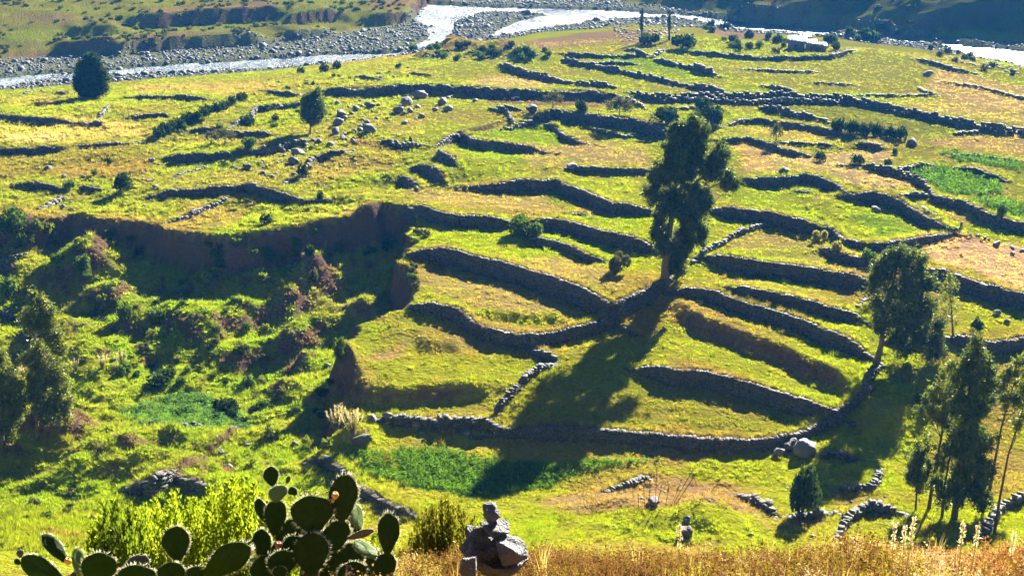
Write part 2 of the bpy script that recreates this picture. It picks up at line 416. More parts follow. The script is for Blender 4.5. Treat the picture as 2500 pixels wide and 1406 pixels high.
# ------------------------------------------------------------------ terrace walls: (kind, step, rise, points low side on the right of travel, label)
# kind W dry-stone wall, E bare or grassy earth bank (terrain only)
WALLS = [
 ('W', 1.1, .15, [(-60,270),(0,275),(51,282),(119,290),(178,297)], 'low dark wall below the lone conifer, running off the edge of the picture'),
 ('W', .9, .2, [(190,302),(218,300),(253,297)], 'short wall stub below the lone dark conifer'),
 ('W', 1.4, .15, [(-60,355),(0,355),(80,356),(157,355)], 'straight dark wall under the pale hayfield'),
 ('W', .6, .15, [(157,356),(239,354),(324,345),(386,336)], 'low rubble wall leading from the pale hayfield to the bush row'),
 ('W', .9, .2, [(300,237),(341,234),(392,234),(461,237),(526,243)], 'wall right of the lone dark conifer, near the river'),
 ('W', 1.7, .25, [(403,375),(440,376),(478,374),(553,369)], 'stone wall with rounded end in the stony pasture'),
 ('W', 1.5, .25, [(563,369),(648,362),(700,348),(751,338)], 'shadowed wall climbing to the foot of the slender tree'),
 ('W', .9, .25, [(433,317),(495,314),(563,317),(594,321),(635,323),(679,333)], 'wall behind the small trees of the stony pasture'),
 ('W', 1.4, .25, [(563,307),(604,283),(625,259),(648,259),(703,249),(744,244)], 'bent wall left of the slender tree'),
 ('W', .8, .2, [(628,218),(683,224),(741,229)], 'short wall close to the river left of the long dark terrace'),
 ('W', .8, .4, [(741,398),(752,383),(765,375),(812,369),(850,363)], 'wall bending round the boulders below the slender tree'),
 ('W', 1.1, .25, [(34,445),(68,444),(116,447),(157,459)], 'short dark wall by the first boulders, lower far-left pasture'),
 ('W', .9, .2, [(195,447),(222,452),(259,457)], 'wall stub beside the dark bush of the lower far-left pasture'),
 ('W', 1.5, .25, [(369,471),(410,466),(451,462),(495,459),(543,457),(597,451),(638,457),(679,468),(734,476),(758,474)], 'long wall above the ravine edge, bounding the stony pasture'),
 ('E', 5.0, 0, [(133,109),(218,107),(290,106)], ''), ('E', 6.0, 0, [(300,112),(328,99),(444,89),(614,85),(645,82)], ''),
 ('E', 5.0, 0, [(710,77),(785,72),(819,70)], ''), ('E', 4.5, 0, [(324,37),(512,25),(676,17)], ''), ('E', 3.5, 0, [(164,66),(290,61)], ''),
 ('E', 5.0, 0, [(905,35),(960,34),(1008,33),(1018,10)], ''), ('E', 4.0, 0, [(700,35),(830,20)], ''),
 ('W', 2.3, .25, [(825,212),(910,212),(979,206),(1037,205),(1098,208),(1166,210),(1252,217),(1337,220),(1422,220),(1490,225)], 'longest dark terrace wall behind the big boulders'),
 ('W', .3, 1.1, [(1217,150),(1252,164),(1303,181),(1371,196),(1439,206),(1501,213)], 'wall running down from the shaggy green knoll by the river'),
 ('W', 1.2, .3, [(1371,126),(1422,130),(1473,133),(1528,133),(1555,131)], 'top wall of the far fields, below the two poplars'),
 ('W', .3, .9, [(1521,118),(1555,126),(1590,131)], 'short wall joining the top wall below the two poplars'),
 ('W', .2, .9, [(1590,134),(1604,127),(1617,119)], 'stub of wall pointing at the dark bush by the poplars'),
 ('W', .3, 1.0, [(1368,137),(1405,147),(1439,154),(1490,164),(1542,174),(1610,188),(1675,203),(1735,215),(1780,227)], 'thin wall crossing the far green fields to the lane'),
 ('W', .3, 1.3, [(1596,135),(1637,145),(1675,155),(1701,162),(1756,177)], 'thick straight wall below the dark bush by the poplars'),
 ('W', .5, 1.1, [(1525,218),(1552,225),(1583,234),(1675,234),(1718,234),(1787,232),(1889,227),(1991,230),(2060,237),(2128,247),(2196,261),(2265,276),(2333,292),(2401,304),(2500,314),(2560,318)], 'upper wall of the long lane across the far fields'),
 ('W', .3, .9, [(1583,241),(1650,241),(1740,242),(1850,244),(1950,241),(2060,245)], 'lower wall of the long lane across the far fields'),
 ('W', .5, 1.1, [(1851,253),(1906,266),(1957,280),(2025,295)], 'wall slanting from the lane to the dark hedge'),
 ('W', 1.2, .3, [(1776,302),(1814,288),(1862,287),(1909,295),(1974,305),(2042,319),(2077,328)], 'curved wall above the small round tree'),
 ('W', 1.0, .3, [(1742,336),(1787,336),(1827,334),(1855,340),(1889,352),(1923,363),(1974,372)], 'wall below the small round tree, above the orange straw'),
 ('W', .2, .7, [(1851,203),(1882,210),(1909,217),(1944,222)], 'low broken wall alone in the far meadow'),
 ('W', .2, .8, [(2244,208),(2261,220),(2292,227)], 'little curved wall beside the pale far-right field'),
 ('W', .7, .2, [(2230,137),(2281,150),(2333,166),(2391,177)], 'low wall near the right-hand river bend'),
 ('W', 1.3, .4, [(2094,343),(2128,350),(2158,355)], 'short stone heap wall at the tip of the dark hedge'),
 ('W', .9, .4, [(2176,415),(2213,406),(2278,393)], 'wall on the upper side of the larger green crop field'),
 ('W', .4, .9, [(2100,398),(2114,404),(2162,413),(2203,425),(2237,437),(2264,457),(2281,474)], 'wall down the left side of the larger green crop field'),
 ('W', 1.6, .3, [(2281,476),(2299,487),(2350,496),(2401,518),(2445,532),(2500,542),(2560,550)], 'terrace wall under the lower green crop field'),
 ('W', 1.1, .3, [(2339,403),(2377,408),(2418,423),(2449,432)], 'wall between the two green crop fields'),
 ('W', 1.8, .3, [(1810,430),(1889,432),(1974,425),(2008,433),(2042,447),(2060,460)], 'dark wall below the pale straw plot, right of the tall eucalyptus'),
 ('W', 1.9, .4, [(2062,467),(2094,472),(2135,469),(2196,484),(2237,504),(2281,532),(2322,544)], 'thick dark wall above the lone green triangle field'),
 ('W', .3, .8, [(1197,258),(1234,266),(1272,270)], 'short wall beside the lone rounded boulder'),
 ('W', .3, .8, [(1238,270),(1252,290),(1262,297)], 'stub of wall falling from the short wall by the rounded boulder'),
 ('W', .3, .7, [(1190,309),(1252,304),(1303,290)], 'rubble wall curving below the lone rounded boulder'),
 ('W', 2.6, .3, [(1303,276),(1354,266),(1405,273),(1473,287),(1542,290),(1610,304),(1650,312)], 'tall dark wall under the olive shrubs, behind the tall eucalyptus'),
 ('W', 1.4, .2, [(1337,294),(1364,307),(1378,324),(1405,334),(1422,336)], 'hooked wall in the shade below the olive shrubs'),
 ('W', 1.8, .2, [(1074,340),(1098,328),(1125,319),(1146,329),(1153,338),(1183,341),(1235,343),(1279,350),(1327,358)], 'humped wall above the three small crescent terraces'),
 ('W', .2, .8, [(927,338),(962,345),(996,353),(1043,348)], 'thin curved wall left of the humped wall'),
 ('W', 2.0, .2, [(979,403),(996,413),(1010,426),(1018,440)], 'lowest crescent terrace wall'),
 ('W', 2.2, .2, [(1009,386),(1030,389),(1057,406),(1081,430)], 'middle crescent terrace wall'),
 ('W', 2.0, .2, [(1072,370),(1084,386),(1118,410)], 'uppermost crescent terrace wall'),
 ('W', 1.2, .25, [(1395,410),(1439,413),(1508,413),(1586,410)], 'straight wall meeting the crown of the tall eucalyptus'),
 ('W', 2.0, .25, [(1166,445),(1235,444),(1269,437),(1330,440),(1357,435),(1388,447),(1422,463),(1460,484),(1497,498),(1542,501),(1585,505)], 'dark wall curving down behind the tall eucalyptus'),
 ('W', 2.0, .25, [(1742,499),(1787,503),(1872,516),(1923,527),(1991,540),(2019,544)], 'dark wall just right of the tall eucalyptus crown'),
 ('W', 1.2, .4, [(2019,545),(2042,562),(2060,583),(2094,597),(2128,602),(2162,598),(2203,586),(2258,571),(2316,554)], 'wall round the lower edge of the green triangle field'),
 ('W', 1.4, .2, [(2012,596),(2040,612),(2085,628),(2128,641)], 'wall beside the two straw-coloured bushes'),
 ('W', 2.0, .3, [(2264,644),(2316,661),(2384,685),(2435,699),(2500,716),(2560,730)], 'terrace wall under the pink straw field'),
 ('W', 1.3, .2, [(2316,818),(2367,822),(2418,832),(2469,827),(2500,818),(2560,805)], 'bank wall under the bright meadow with three dark bushes'),
 ('W', 1.9, .2, [(1009,521),(1098,525),(1166,528),(1248,530)], 'dark wall at the ravine head, left of the round shrub'),
 ('W', 2.1, .25, [(1310,523),(1354,528),(1405,542),(1456,559),(1508,573),(1559,583),(1600,596)], 'dark wall from the round shrub to the tall eucalyptus trunk'),
 ('W', 1.3, .2, [(1290,564),(1327,576),(1371,586),(1405,600),(1439,617),(1473,627)], 'wall between the round shrub and the feathery shrub'),
 ('W', 2.5, .2, [(1016,597),(1064,597),(1115,607),(1166,624),(1217,634),(1269,651),(1320,665),(1371,685),(1422,706),(1456,723),(1490,740),(1504,747)], 'longest dark terrace wall of the middle, sloping to the tall eucalyptus'),
 ('W', 1.6, .35, [(1020,733),(1064,738),(1108,750),(1132,760),(1149,777),(1183,791),(1217,801),(1269,806),(1320,803),(1371,794),(1422,782),(1463,769),(1501,750),(1535,730),(1576,706),(1618,680)], 'bow-shaped wall hanging from the tall eucalyptus'),
 ('W', .2, .6, [(1680,640),(1732,607),(1763,586),(1804,559),(1855,537),(1886,528)], 'low rubble wall rising right of the tall eucalyptus trunk'),
 ('W', .7, .5, [(1286,817),(1316,832),(1351,849),(1368,864)], 'upper arm of the elbow wall below the bow-shaped wall'),
 ('W', .25, .9, [(1366,866),(1347,880),(1320,897),(1296,914),(1276,936),(1260,955),(1248,970),(1228,991),(1211,1011),(1200,1019)], 'lower arm of the elbow wall, falling to the valley-floor wall'),
 ('E', 1.3, 0, [(852,470),(842,492),(830,514)], ''), ('E', 1.3, 0, [(893,474),(884,494),(872,514)], ''), ('E', .8, 0, [(640,480),(610,505),(580,540)], ''), ('E', .9, 0, [(760,486),(735,512),(705,540)], ''),
 ('E', 1.7, 0, [(848,925),(880,945),(960,958),(1080,945),(1200,938)], ''),
 ('E', .8, 0, [(1000,833),(1074,838),(1130,840)], ''),
 ('W', .9, .55, [(903,999),(962,999),(1030,1003),(1098,1008),(1166,1016),(1204,1023),(1231,1035)], 'valley-floor wall running from the plumed grass'),
 ('W', 1.2, .45, [(1232,1042),(1337,1044),(1439,1044),(1508,1049),(1576,1052),(1650,1059),(1701,1063),(1770,1066),(1838,1064),(1889,1057),(1940,1049),(1967,1042),(1991,1028),(2036,1011),(2073,987)], 'long valley-floor wall above the green crop'),
 ('W', .4, .8, [(2076,985),(2100,966),(2118,925),(2140,890)], 'shaded wall below the leaning eucalyptus trunk'),
 ('W', 2.3, .25, [(1732,614),(1787,624),(1855,637),(1923,644),(1991,651),(2060,665),(2128,678)], 'upper dark wall of the fan of terraces'),
 ('W', 1.6, .2, [(1787,699),(1838,713),(1889,723),(1940,736),(1991,747),(2042,760),(2077,767),(2104,778)], 'second dark wall of the fan of terraces'),
 ('W', 1.9, .2, [(1670,692),(1718,695),(1769,716),(1821,733),(1889,753),(1957,777),(1991,794),(2025,815),(2077,838),(2118,862)], 'third dark wall of the fan of terraces'),
 ('E', 2.2, 0, [(1650,726),(1701,760),(1752,781),(1804,805),(1872,825),(1923,846),(1957,873),(1991,893),(2025,917),(2060,938),(2086,962)], ''),
 ('W', 1.9, .2, [(1570,880),(1650,897),(1718,900),(1769,912),(1821,926),(1862,936),(1906,953),(1957,974),(1991,987),(2032,999)], 'lowest dark wall of the fan of terraces'),
 ('W', 1.1, .35, [(778,1107),(799,1107),(819,1129),(845,1150),(859,1165),(893,1196),(934,1216),(979,1233),(1016,1245)], 'wall slanting down behind the prickly pears'),
 ('W', 1.2, .3, [(297,1189),(324,1187),(369,1190),(410,1172),(427,1161),(454,1182),(491,1189)], 'humped wall above the lime-green shrub'),
 ('W', .3, .6, [(334,1042),(375,1049),(427,1049),(478,1052),(532,1056),(580,1039)], 'rubble wall below the blue-green crop patch'),
 ('W', .3, .8, [(1804,1189),(1821,1196),(1841,1216),(1868,1230),(1889,1243),(1903,1260)], 'rubble wall left of the dark oval shrub'),
 ('W', .3, .7, [(1906,1257),(1940,1250),(1991,1247),(2019,1243),(2060,1243)], 'wall behind the foot of the dark oval shrub'),
 ('W', .3, .8, [(2037,1300),(2053,1271),(2070,1250),(2094,1237),(2121,1226),(2155,1228),(2182,1233),(2230,1240)], 'pale stone wall looping towards the near eucalyptus group'),
 ('W', .2, .5, [(2022,1195),(2077,1194),(2128,1189),(2138,1161),(2145,1144)], 'tumbled low wall above the looping pale wall'),
 ('W', .3, .8, [(2380,1298),(2401,1281),(2418,1254),(2438,1226),(2469,1213),(2500,1202),(2560,1190)], 'wall right of the near eucalyptus group'),
 ('W', .9, .3, [(1991,1097),(2032,1093),(2066,1107),(2104,1117)], 'dark wall beside the big pale boulders'),
 ('W', .2, .45, [(1467,1194),(1494,1182),(1535,1173),(1566,1151),(1590,1155)], 'scattered rubble wall above the dry stalks'),
 ('W', .2, .6, [(-60,644),(0,646),(51,648),(116,644)], 'low wall on the ravine floor near the left edge'),
 ('W', .2, .6, [(-50,757),(0,757),(20,764),(58,764)], 'wall stub left of the tall left eucalyptus'),
 ('W', .4, .15, [(1378,521),(1440,518)], 'very short low wall in the meadow below the curving dark wall'),
 ('W', .2, .5, [(2316,322),(2367,319),(2418,314)], 'low wall stub under the far-right lane'),
 ('W', 1.2, .6, [(1690,122),(1760,128),(1850,136),(1950,137),(2030,133),(2075,119)], 'dark enclosure wall below the metal-roofed huts'),
 ('W', .5, .35, [(996,174),(1028,179),(1060,186)], 'short stone line in the riverside pasture, upper'),
 ('W', .2, .7, [(1473,239),(1542,242),(1576,263)], 'wall hooking down from the lane corner beside the wide olive-like tree'),
 ('W', .3, .3, [(2288,195),(2350,205),(2401,212),(2500,238),(2560,250)], 'faint wall crossing the pale far-right field'),
 ('W', .3, .3, [(2080,232),(2172,231),(2292,228)], 'faint wall just above the lane at far right'),
 ('W', .3, .3, [(1967,201),(2030,202),(2094,206)], 'faint stone line in the far meadow, right of the broken wall'),
 ('W', .3, .35, [(2025,402),(2065,402),(2110,405)], 'low wall between the two pale straw plots'),
 ('W', .4, .3, [(1933,454),(1965,457),(1991,461)], 'tiny wall in the meadow right of the tall eucalyptus'),
 ('W', .5, .5, [(2187,483),(2237,478),(2275,475)], 'connecting wall left of the lower green crop field'),
 ('W', .4, .3, [(2235,492),(2264,518),(2300,540)], 'low wall beside the narrow straw strip'),
 ('E', .7, 0, [(1974,477),(1982,504),(1991,532)], ''), ('E', .7, 0, [(2008,477),(2011,504),(2014,535)], ''),
 ('E', .7, 0, [(130,410),(205,382),(300,375)], ''),
 ('W', .5, .3, [(416,433),(444,413),(505,386),(532,379)], 'rubble line slanting through the stony pasture'),
 ('W', .4, .3, [(683,457),(703,444),(741,440)], 'rubble line below the stony pasture boulders'),
 ('W', .9, .2, [(300,283),(340,278),(375,276),(420,276)], 'dark wall in the middle of the walled upper pasture'),
 ('W', .5, .3, [(235,292),(250,274),(263,259)], 'slanting wall below the lone dark conifer, on its right'),
 ('W', .6, .3, [(133,222),(155,224),(174,224)], 'short wall just left of the lone dark conifer'),
 ('W', .4, .3, [(60,520),(92,511),(143,474),(164,467)], 'stone line above the big tangled bush'),
 ('W', .4, .3, [(386,542),(454,521),(495,498),(560,470)], 'stone line slanting across the slope above the scarp'),
 ('E', .8, 0, [(1150,762),(1230,768),(1303,770),(1400,774)], ''),
 ('E', 2.6, 0, [(-80,1096),(0,1088),(90,1082),(178,1086)], ''),
 ('E', 1.1, 0, [(1655,702),(1620,745),(1590,800),(1568,876)], ''),
 ('W', .7, .3, [(2148,722),(2112,748),(2088,766)], 'wall joining the first two walls of the fan at their right ends'),
 ('W', .5, .3, [(845,186),(890,190),(930,198)], 'short stone line in the riverside pasture, lower'),
 ('W', .6, .3, [(1430,300),(1465,310),(1500,316),(1560,318)], 'low wall in the shade under the wide olive-like tree'),
 ('W', .5, .3, [(1640,262),(1700,262),(1770,268)], 'low wall between the lane and the dark bushes behind the tall eucalyptus'),
 ('W', .4, .3, [(1870,345),(1960,352),(2040,352)], 'faint wall between the small round tree and the dark hedge'),
 ('W', .4, .3, [(2300,372),(2380,378),(2500,392)], 'low wall above the upper green crop strip'),
 ('W', .5, .3, [(1800,165),(1900,168),(2000,172)], 'faint stone line in the far meadow below the huts'),
 ('W', .6, .3, [(1440,150),(1500,148),(1560,150)], 'low wall between the top wall and the thin wall of the far fields'),
]
for w in range(len(WALLS)):
    k, h, p, pts, lab = WALLS[w]
    if h >= 1: p = min(p, .12)
    wp = [backproj(px, py, zbase, h / 2 + p * .8) for px, py in pts]
    if h >= 1:                                  # run the ends out into the slope
        tot = sum(np.linalg.norm(wp[i + 1][:2] - wp[i][:2]) for i in range(len(wp) - 1))
        e = min(5.0 if wp[0][1] < 200 else 7.0, tot * .1)
        a, b = wp[0] - wp[1], wp[-1] - wp[-2]
        wp[0] = wp[0] + a / np.hypot(a[0], a[1]) * e
        wp[-1] = wp[-1] + b / np.hypot(b[0], b[1]) * e
    WALLS[w] = (k, h, p, wp, lab)

# ------------------------------------------------------------------ mounds (px, py, radius m, height m)
MOUNDS = [(215,668,5.5,3.6),(330,705,6,1.8),(130,690,5,1.4),(60,700,4,1.4),(270,745,4,1.8),(240,900,7,2.6),(500,840,6,3.0),(560,800,5,2.0),(620,790,4,1.8),
          (640,700,3,1.6),(520,690,3,1.4),(760,690,3.4,3.2),(735,740,3.6,2.4),(770,665,2.6,1.6),(700,770,3,2.0),(725,850,3.0,2.2),(740,905,3.0,2.2),(790,815,2.8,2.6),
          (880,770,4,1.6),(420,790,5,1.6),(320,790,4,1.8),(180,830,5,2.0),(110,830,4,1.6),(440,950,5,1.2),(650,870,3.5,1.6),(690,960,3.5,1.6),(560,900,4,1.6),
          (60,640,4,1.2),(40,560,4,2.0),(1120,125,9,4.5),(1210,130,8,3.5),(1290,140,6,2.6),(1050,140,6,2.0),(2140,80,9,4),(2080,92,7,2.5),
          (820,950,3.0,2.0),(860,1065,2.6,1.6),(260,1120,9,2.2),(420,1120,8,1.6),(560,1100,6,1.4),(120,1105,5,2.4),(40,1110,5,2.0),(1650,1270,6,1.4),(1470,1270,5,1.2),(1760,1275,5,1.4),
          (2070,1170,5,1.0),(2200,1020,6,1.4),(2330,110,8,3.0)]
MW = [(backproj(px, py, zbase), r, h) for px, py, r, h in MOUNDS]

# ------------------------------------------------------------------ water
Z_WATER = 2.0
CHAN = [plane_pts(p, Z_WATER) for p in (
 [(-300,232),(-100,228),(0,220),(100,204),(280,189),(400,183),(500,178),(640,172),(760,166),(860,158),(930,146),(985,135),(1030,120),(1090,106),(1180,96),(1250,86),(1330,73),(1400,63),(1480,53),(1560,46),
  (1640,47),(1700,54),(1760,67),(1850,80),(1900,82),(1980,90),(2050,90),(2120,98),(2230,107),(2300,120),(2380,142),(2440,153),(2500,170),(2700,230),(2750,180),(2500,126),(2400,116),(2300,104),(2210,94),(2050,74),
  (1900,63),(1800,52),(1700,40),(1640,35),(1580,33),(1500,27),(1400,24),(1250,21),(1130,16),(1040,10),(1030,22),(1010,50),(1040,65),(1045,90),(1010,115),(985,128),(930,132),(830,135),(700,143),(560,152),(440,158),(330,166),(270,172),(180,178),(90,183),(0,190),(-100,196),(-300,208)],
)]
ISLAND = [plane_pts(p, 2.6) for p in (
 [(1112,50),(1180,27),(1290,29),(1345,34),(1270,47),(1215,72),(1180,93),(1130,101),(1082,99),(1108,72)],)]

# ------------------------------------------------------------------ polar grid of the land
rows = []
r = 2.0
while r < 720:
    rows.append(r)
    r *= 1.014 if r < 80 else (1.0042 if r < 210 else (1.005 if r < 480 else 1.012))
RR = np.array(rows)
AA = np.linspace(R_(-35), R_(35), 760)
RG, AG = np.meshgrid(RR, AA, indexing='ij')
GX, GY = RG * np.sin(AG), RG * np.cos(AG)
GZ = zbase(GX.ravel(), GY.ravel()).reshape(GX.shape)
FLAT_Z = GZ.copy()

def apply_steps(GZ):
    for k, h, p, pts, lab in WALLS:
        pa = np.array(pts)
        x0, y0 = pa[:, :2].min(0) - 26; x1, y1 = pa[:, :2].max(0) + 26
        m = (GX > x0) & (GX < x1) & (GY > y0) & (GY < y1)
        if not m.any(): continue
        d, s, ov, al = seg_info(GX[m], GY[m], pa)
        taper = np.clip(1 - ov / 4.0, 0, 1)
        # the last metres of a wall run into the slope
        tot = sum(np.linalg.norm(pa[i + 1, :2] - pa[i, :2]) for i in range(len(pa) - 1))
        taper = taper * (0.12 + .88 * sstep(0, min(8.0, tot * .22), np.minimum(al, tot - al)))
        L = np.where(s > 0, 9.0, 8.0) * (1.6 if pa[0, 1] > 200 else 1.0)
        fall = np.exp(-np.abs(s) / L) * np.clip(1.6 - np.abs(s) / 16, 0, 1)
        w = .35 if k == 'W' else .8
        side = np.clip(s / w, -1, 1)
        GZ[m] += h * .5 * side * fall * taper
    return GZ
GZ = apply_steps(GZ)
for c, rad, hh in MW:
    d2 = ((GX - c[0]) ** 2 + (GY - c[1]) ** 2) / (rad * rad)
    GZ += hh * np.exp(-d2 * 1.6) * (1 + .35 * fbm(GX, GY, 3.0, 2, 77) * (d2 < 4))
# roughness of the land
fx, fy = GX.ravel(), GY.ravel()
sd = polysd(fx, fy, RAV).reshape(GX.shape)
inrav = sstep(0, 4, sd) * sstep(95, 108, GY)
leftrough = sstep(-10, -30, GX) * sstep(160, 175, GY) * sstep(300, 270, GY)
lowerleft = sstep(-6, -18, GX) * sstep(112, 104, GY) * sstep(42, 56, GY)
amp = .10 + 1.0 * inrav + .42 * leftrough + .9 * lowerleft + .5 * sstep(330, 345, GY)
amp = np.where(GY < 60, .05, amp)
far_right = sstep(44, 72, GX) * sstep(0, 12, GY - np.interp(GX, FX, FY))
amp = amp + 1.2 * far_right
GZ += amp * fbm(GX, GY, 7.0, 4, 5)
GZ += .8 * (.32 - np.abs(fbm(GX, GY, 3.4, 2, 15))) * np.clip(inrav + .6 * lowerleft, 0, 1)
GZ += .15 * fbm(GX, GY, 1.5, 2, 9) * np.where(GY < 60, .5, 1) * (1 + 1.0 * inrav + .8 * leftrough + 1.0 * lowerleft)
# banks of the far hillside where a ledge catches the light
for (px, py, rx, ry, hh) in [(1940, 30, 26, 9, 5.0), (2100, 48, 18, 5, 2.5), (2440, 12, 30, 9, 5.0)]:
    d = pdir(px, py)
    c = backproj(px, py, zplat)
    q = np.maximum(np.abs(GX - c[0]) / rx, np.abs(GY - c[1]) / ry)
    GZ += hh * sstep(1.15, .8, np.abs(GX - c[0]) / rx) * np.where(GY < c[1], sstep(-9, -6, GY - c[1]), sstep(14, 0, GY - c[1]))
# river bed
rm = (GY > 270)
xs, ys = GX[rm], GY[rm]
jx, jy = fbm(xs, ys, 5, 3, 51) * 1.6, fbm(xs, ys, 5, 3, 52) * 2.2
cs = np.max([polysd(xs + jx, ys + jy, c) for c in CHAN], axis=0)
isl = np.max([polysd(xs + jx, ys + jy, c) for c in ISLAND], axis=0)
cs = np.where(isl > 0, -1.0, cs)
zz = GZ[rm]
zz = np.where(cs > 0, 1.4, np.maximum(zz, 2.25 + .5 * sstep(0, 4, -cs)))
zz = np.where(isl > 0, 2.3 + .6 * sstep(0, 4, isl) + .2 * fbm(xs, ys, 3, 2, 8), zz)
GZ[rm] = zz
CHS = np.full(GX.shape, -99.0); CHS[rm] = cs

def sample(G, x, y):
    rr = math.hypot(x, y); a = math.atan2(x, y)
    i = np.clip(np.searchsorted(RR, rr) - 1, 0, len(RR) - 2)
    fi = min(max((rr - RR[i]) / (RR[i + 1] - RR[i]), 0), 1)
    fj = (a - AA[0]) / (AA[1] - AA[0]); j = int(min(max(fj, 0), len(AA) - 2)); fj = min(max(fj - j, 0), 1)
    return (G[i, j] * (1 - fi) + G[i + 1, j] * fi) * (1 - fj) + (G[i, j + 1] * (1 - fi) + G[i + 1, j + 1] * fi) * fj

def gz(x, y):
    return float(sample(GZ, x, y))

def sample_v(G, x, y):
    rr = np.hypot(x, y); a = np.arctan2(x, y)
    i = np.clip(np.searchsorted(RR, rr) - 1, 0, len(RR) - 2)
    fi = np.clip((rr - RR[i]) / (RR[i + 1] - RR[i]), 0, 1)
    fj = (a - AA[0]) / (AA[1] - AA[0]); j = np.clip(fj.astype(int), 0, len(AA) - 2); fj = np.clip(fj - j, 0, 1)
    if G.ndim == 3: fi, fj = fi[:, None], fj[:, None]
    return (G[i, j] * (1 - fi) + G[i + 1, j] * fi) * (1 - fj) + (G[i, j + 1] * (1 - fi) + G[i + 1, j + 1] * fi) * fj

def at(px, py, rmin=45.0):
    """where the line of sight of a photograph pixel meets the land"""
    d = pdir(px, py)
    a = math.atan2(d[0], d[1]); hh = math.hypot(d[0], d[1])
    fj = (a - AA[0]) / (AA[1] - AA[0]); j = int(min(max(fj, 0), len(AA) - 2)); fj = min(max(fj - j, 0), 1)
    colz = GZ[:, j] * (1 - fj) + GZ[:, j + 1] * fj
    zr = CAM[2] + d[2] / hh * RR
    idx = np.nonzero((zr <= colz) & (RR > rmin))[0]
    i = idx[0] if len(idx) else len(RR) - 1
    if i > 0 and RR[i - 1] > rmin:
        g0, g1 = zr[i - 1] - colz[i - 1], zr[i] - colz[i]
        t = g0 / (g0 - g1 + 1e-9); t = min(max(t, 0), 1)
    else: t = 1
    rr = RR[i - 1] * (1 - t) + RR[i] * t
    x, y = rr * math.sin(a), rr * math.cos(a)
    return np.array([x, y, gz(x, y)])

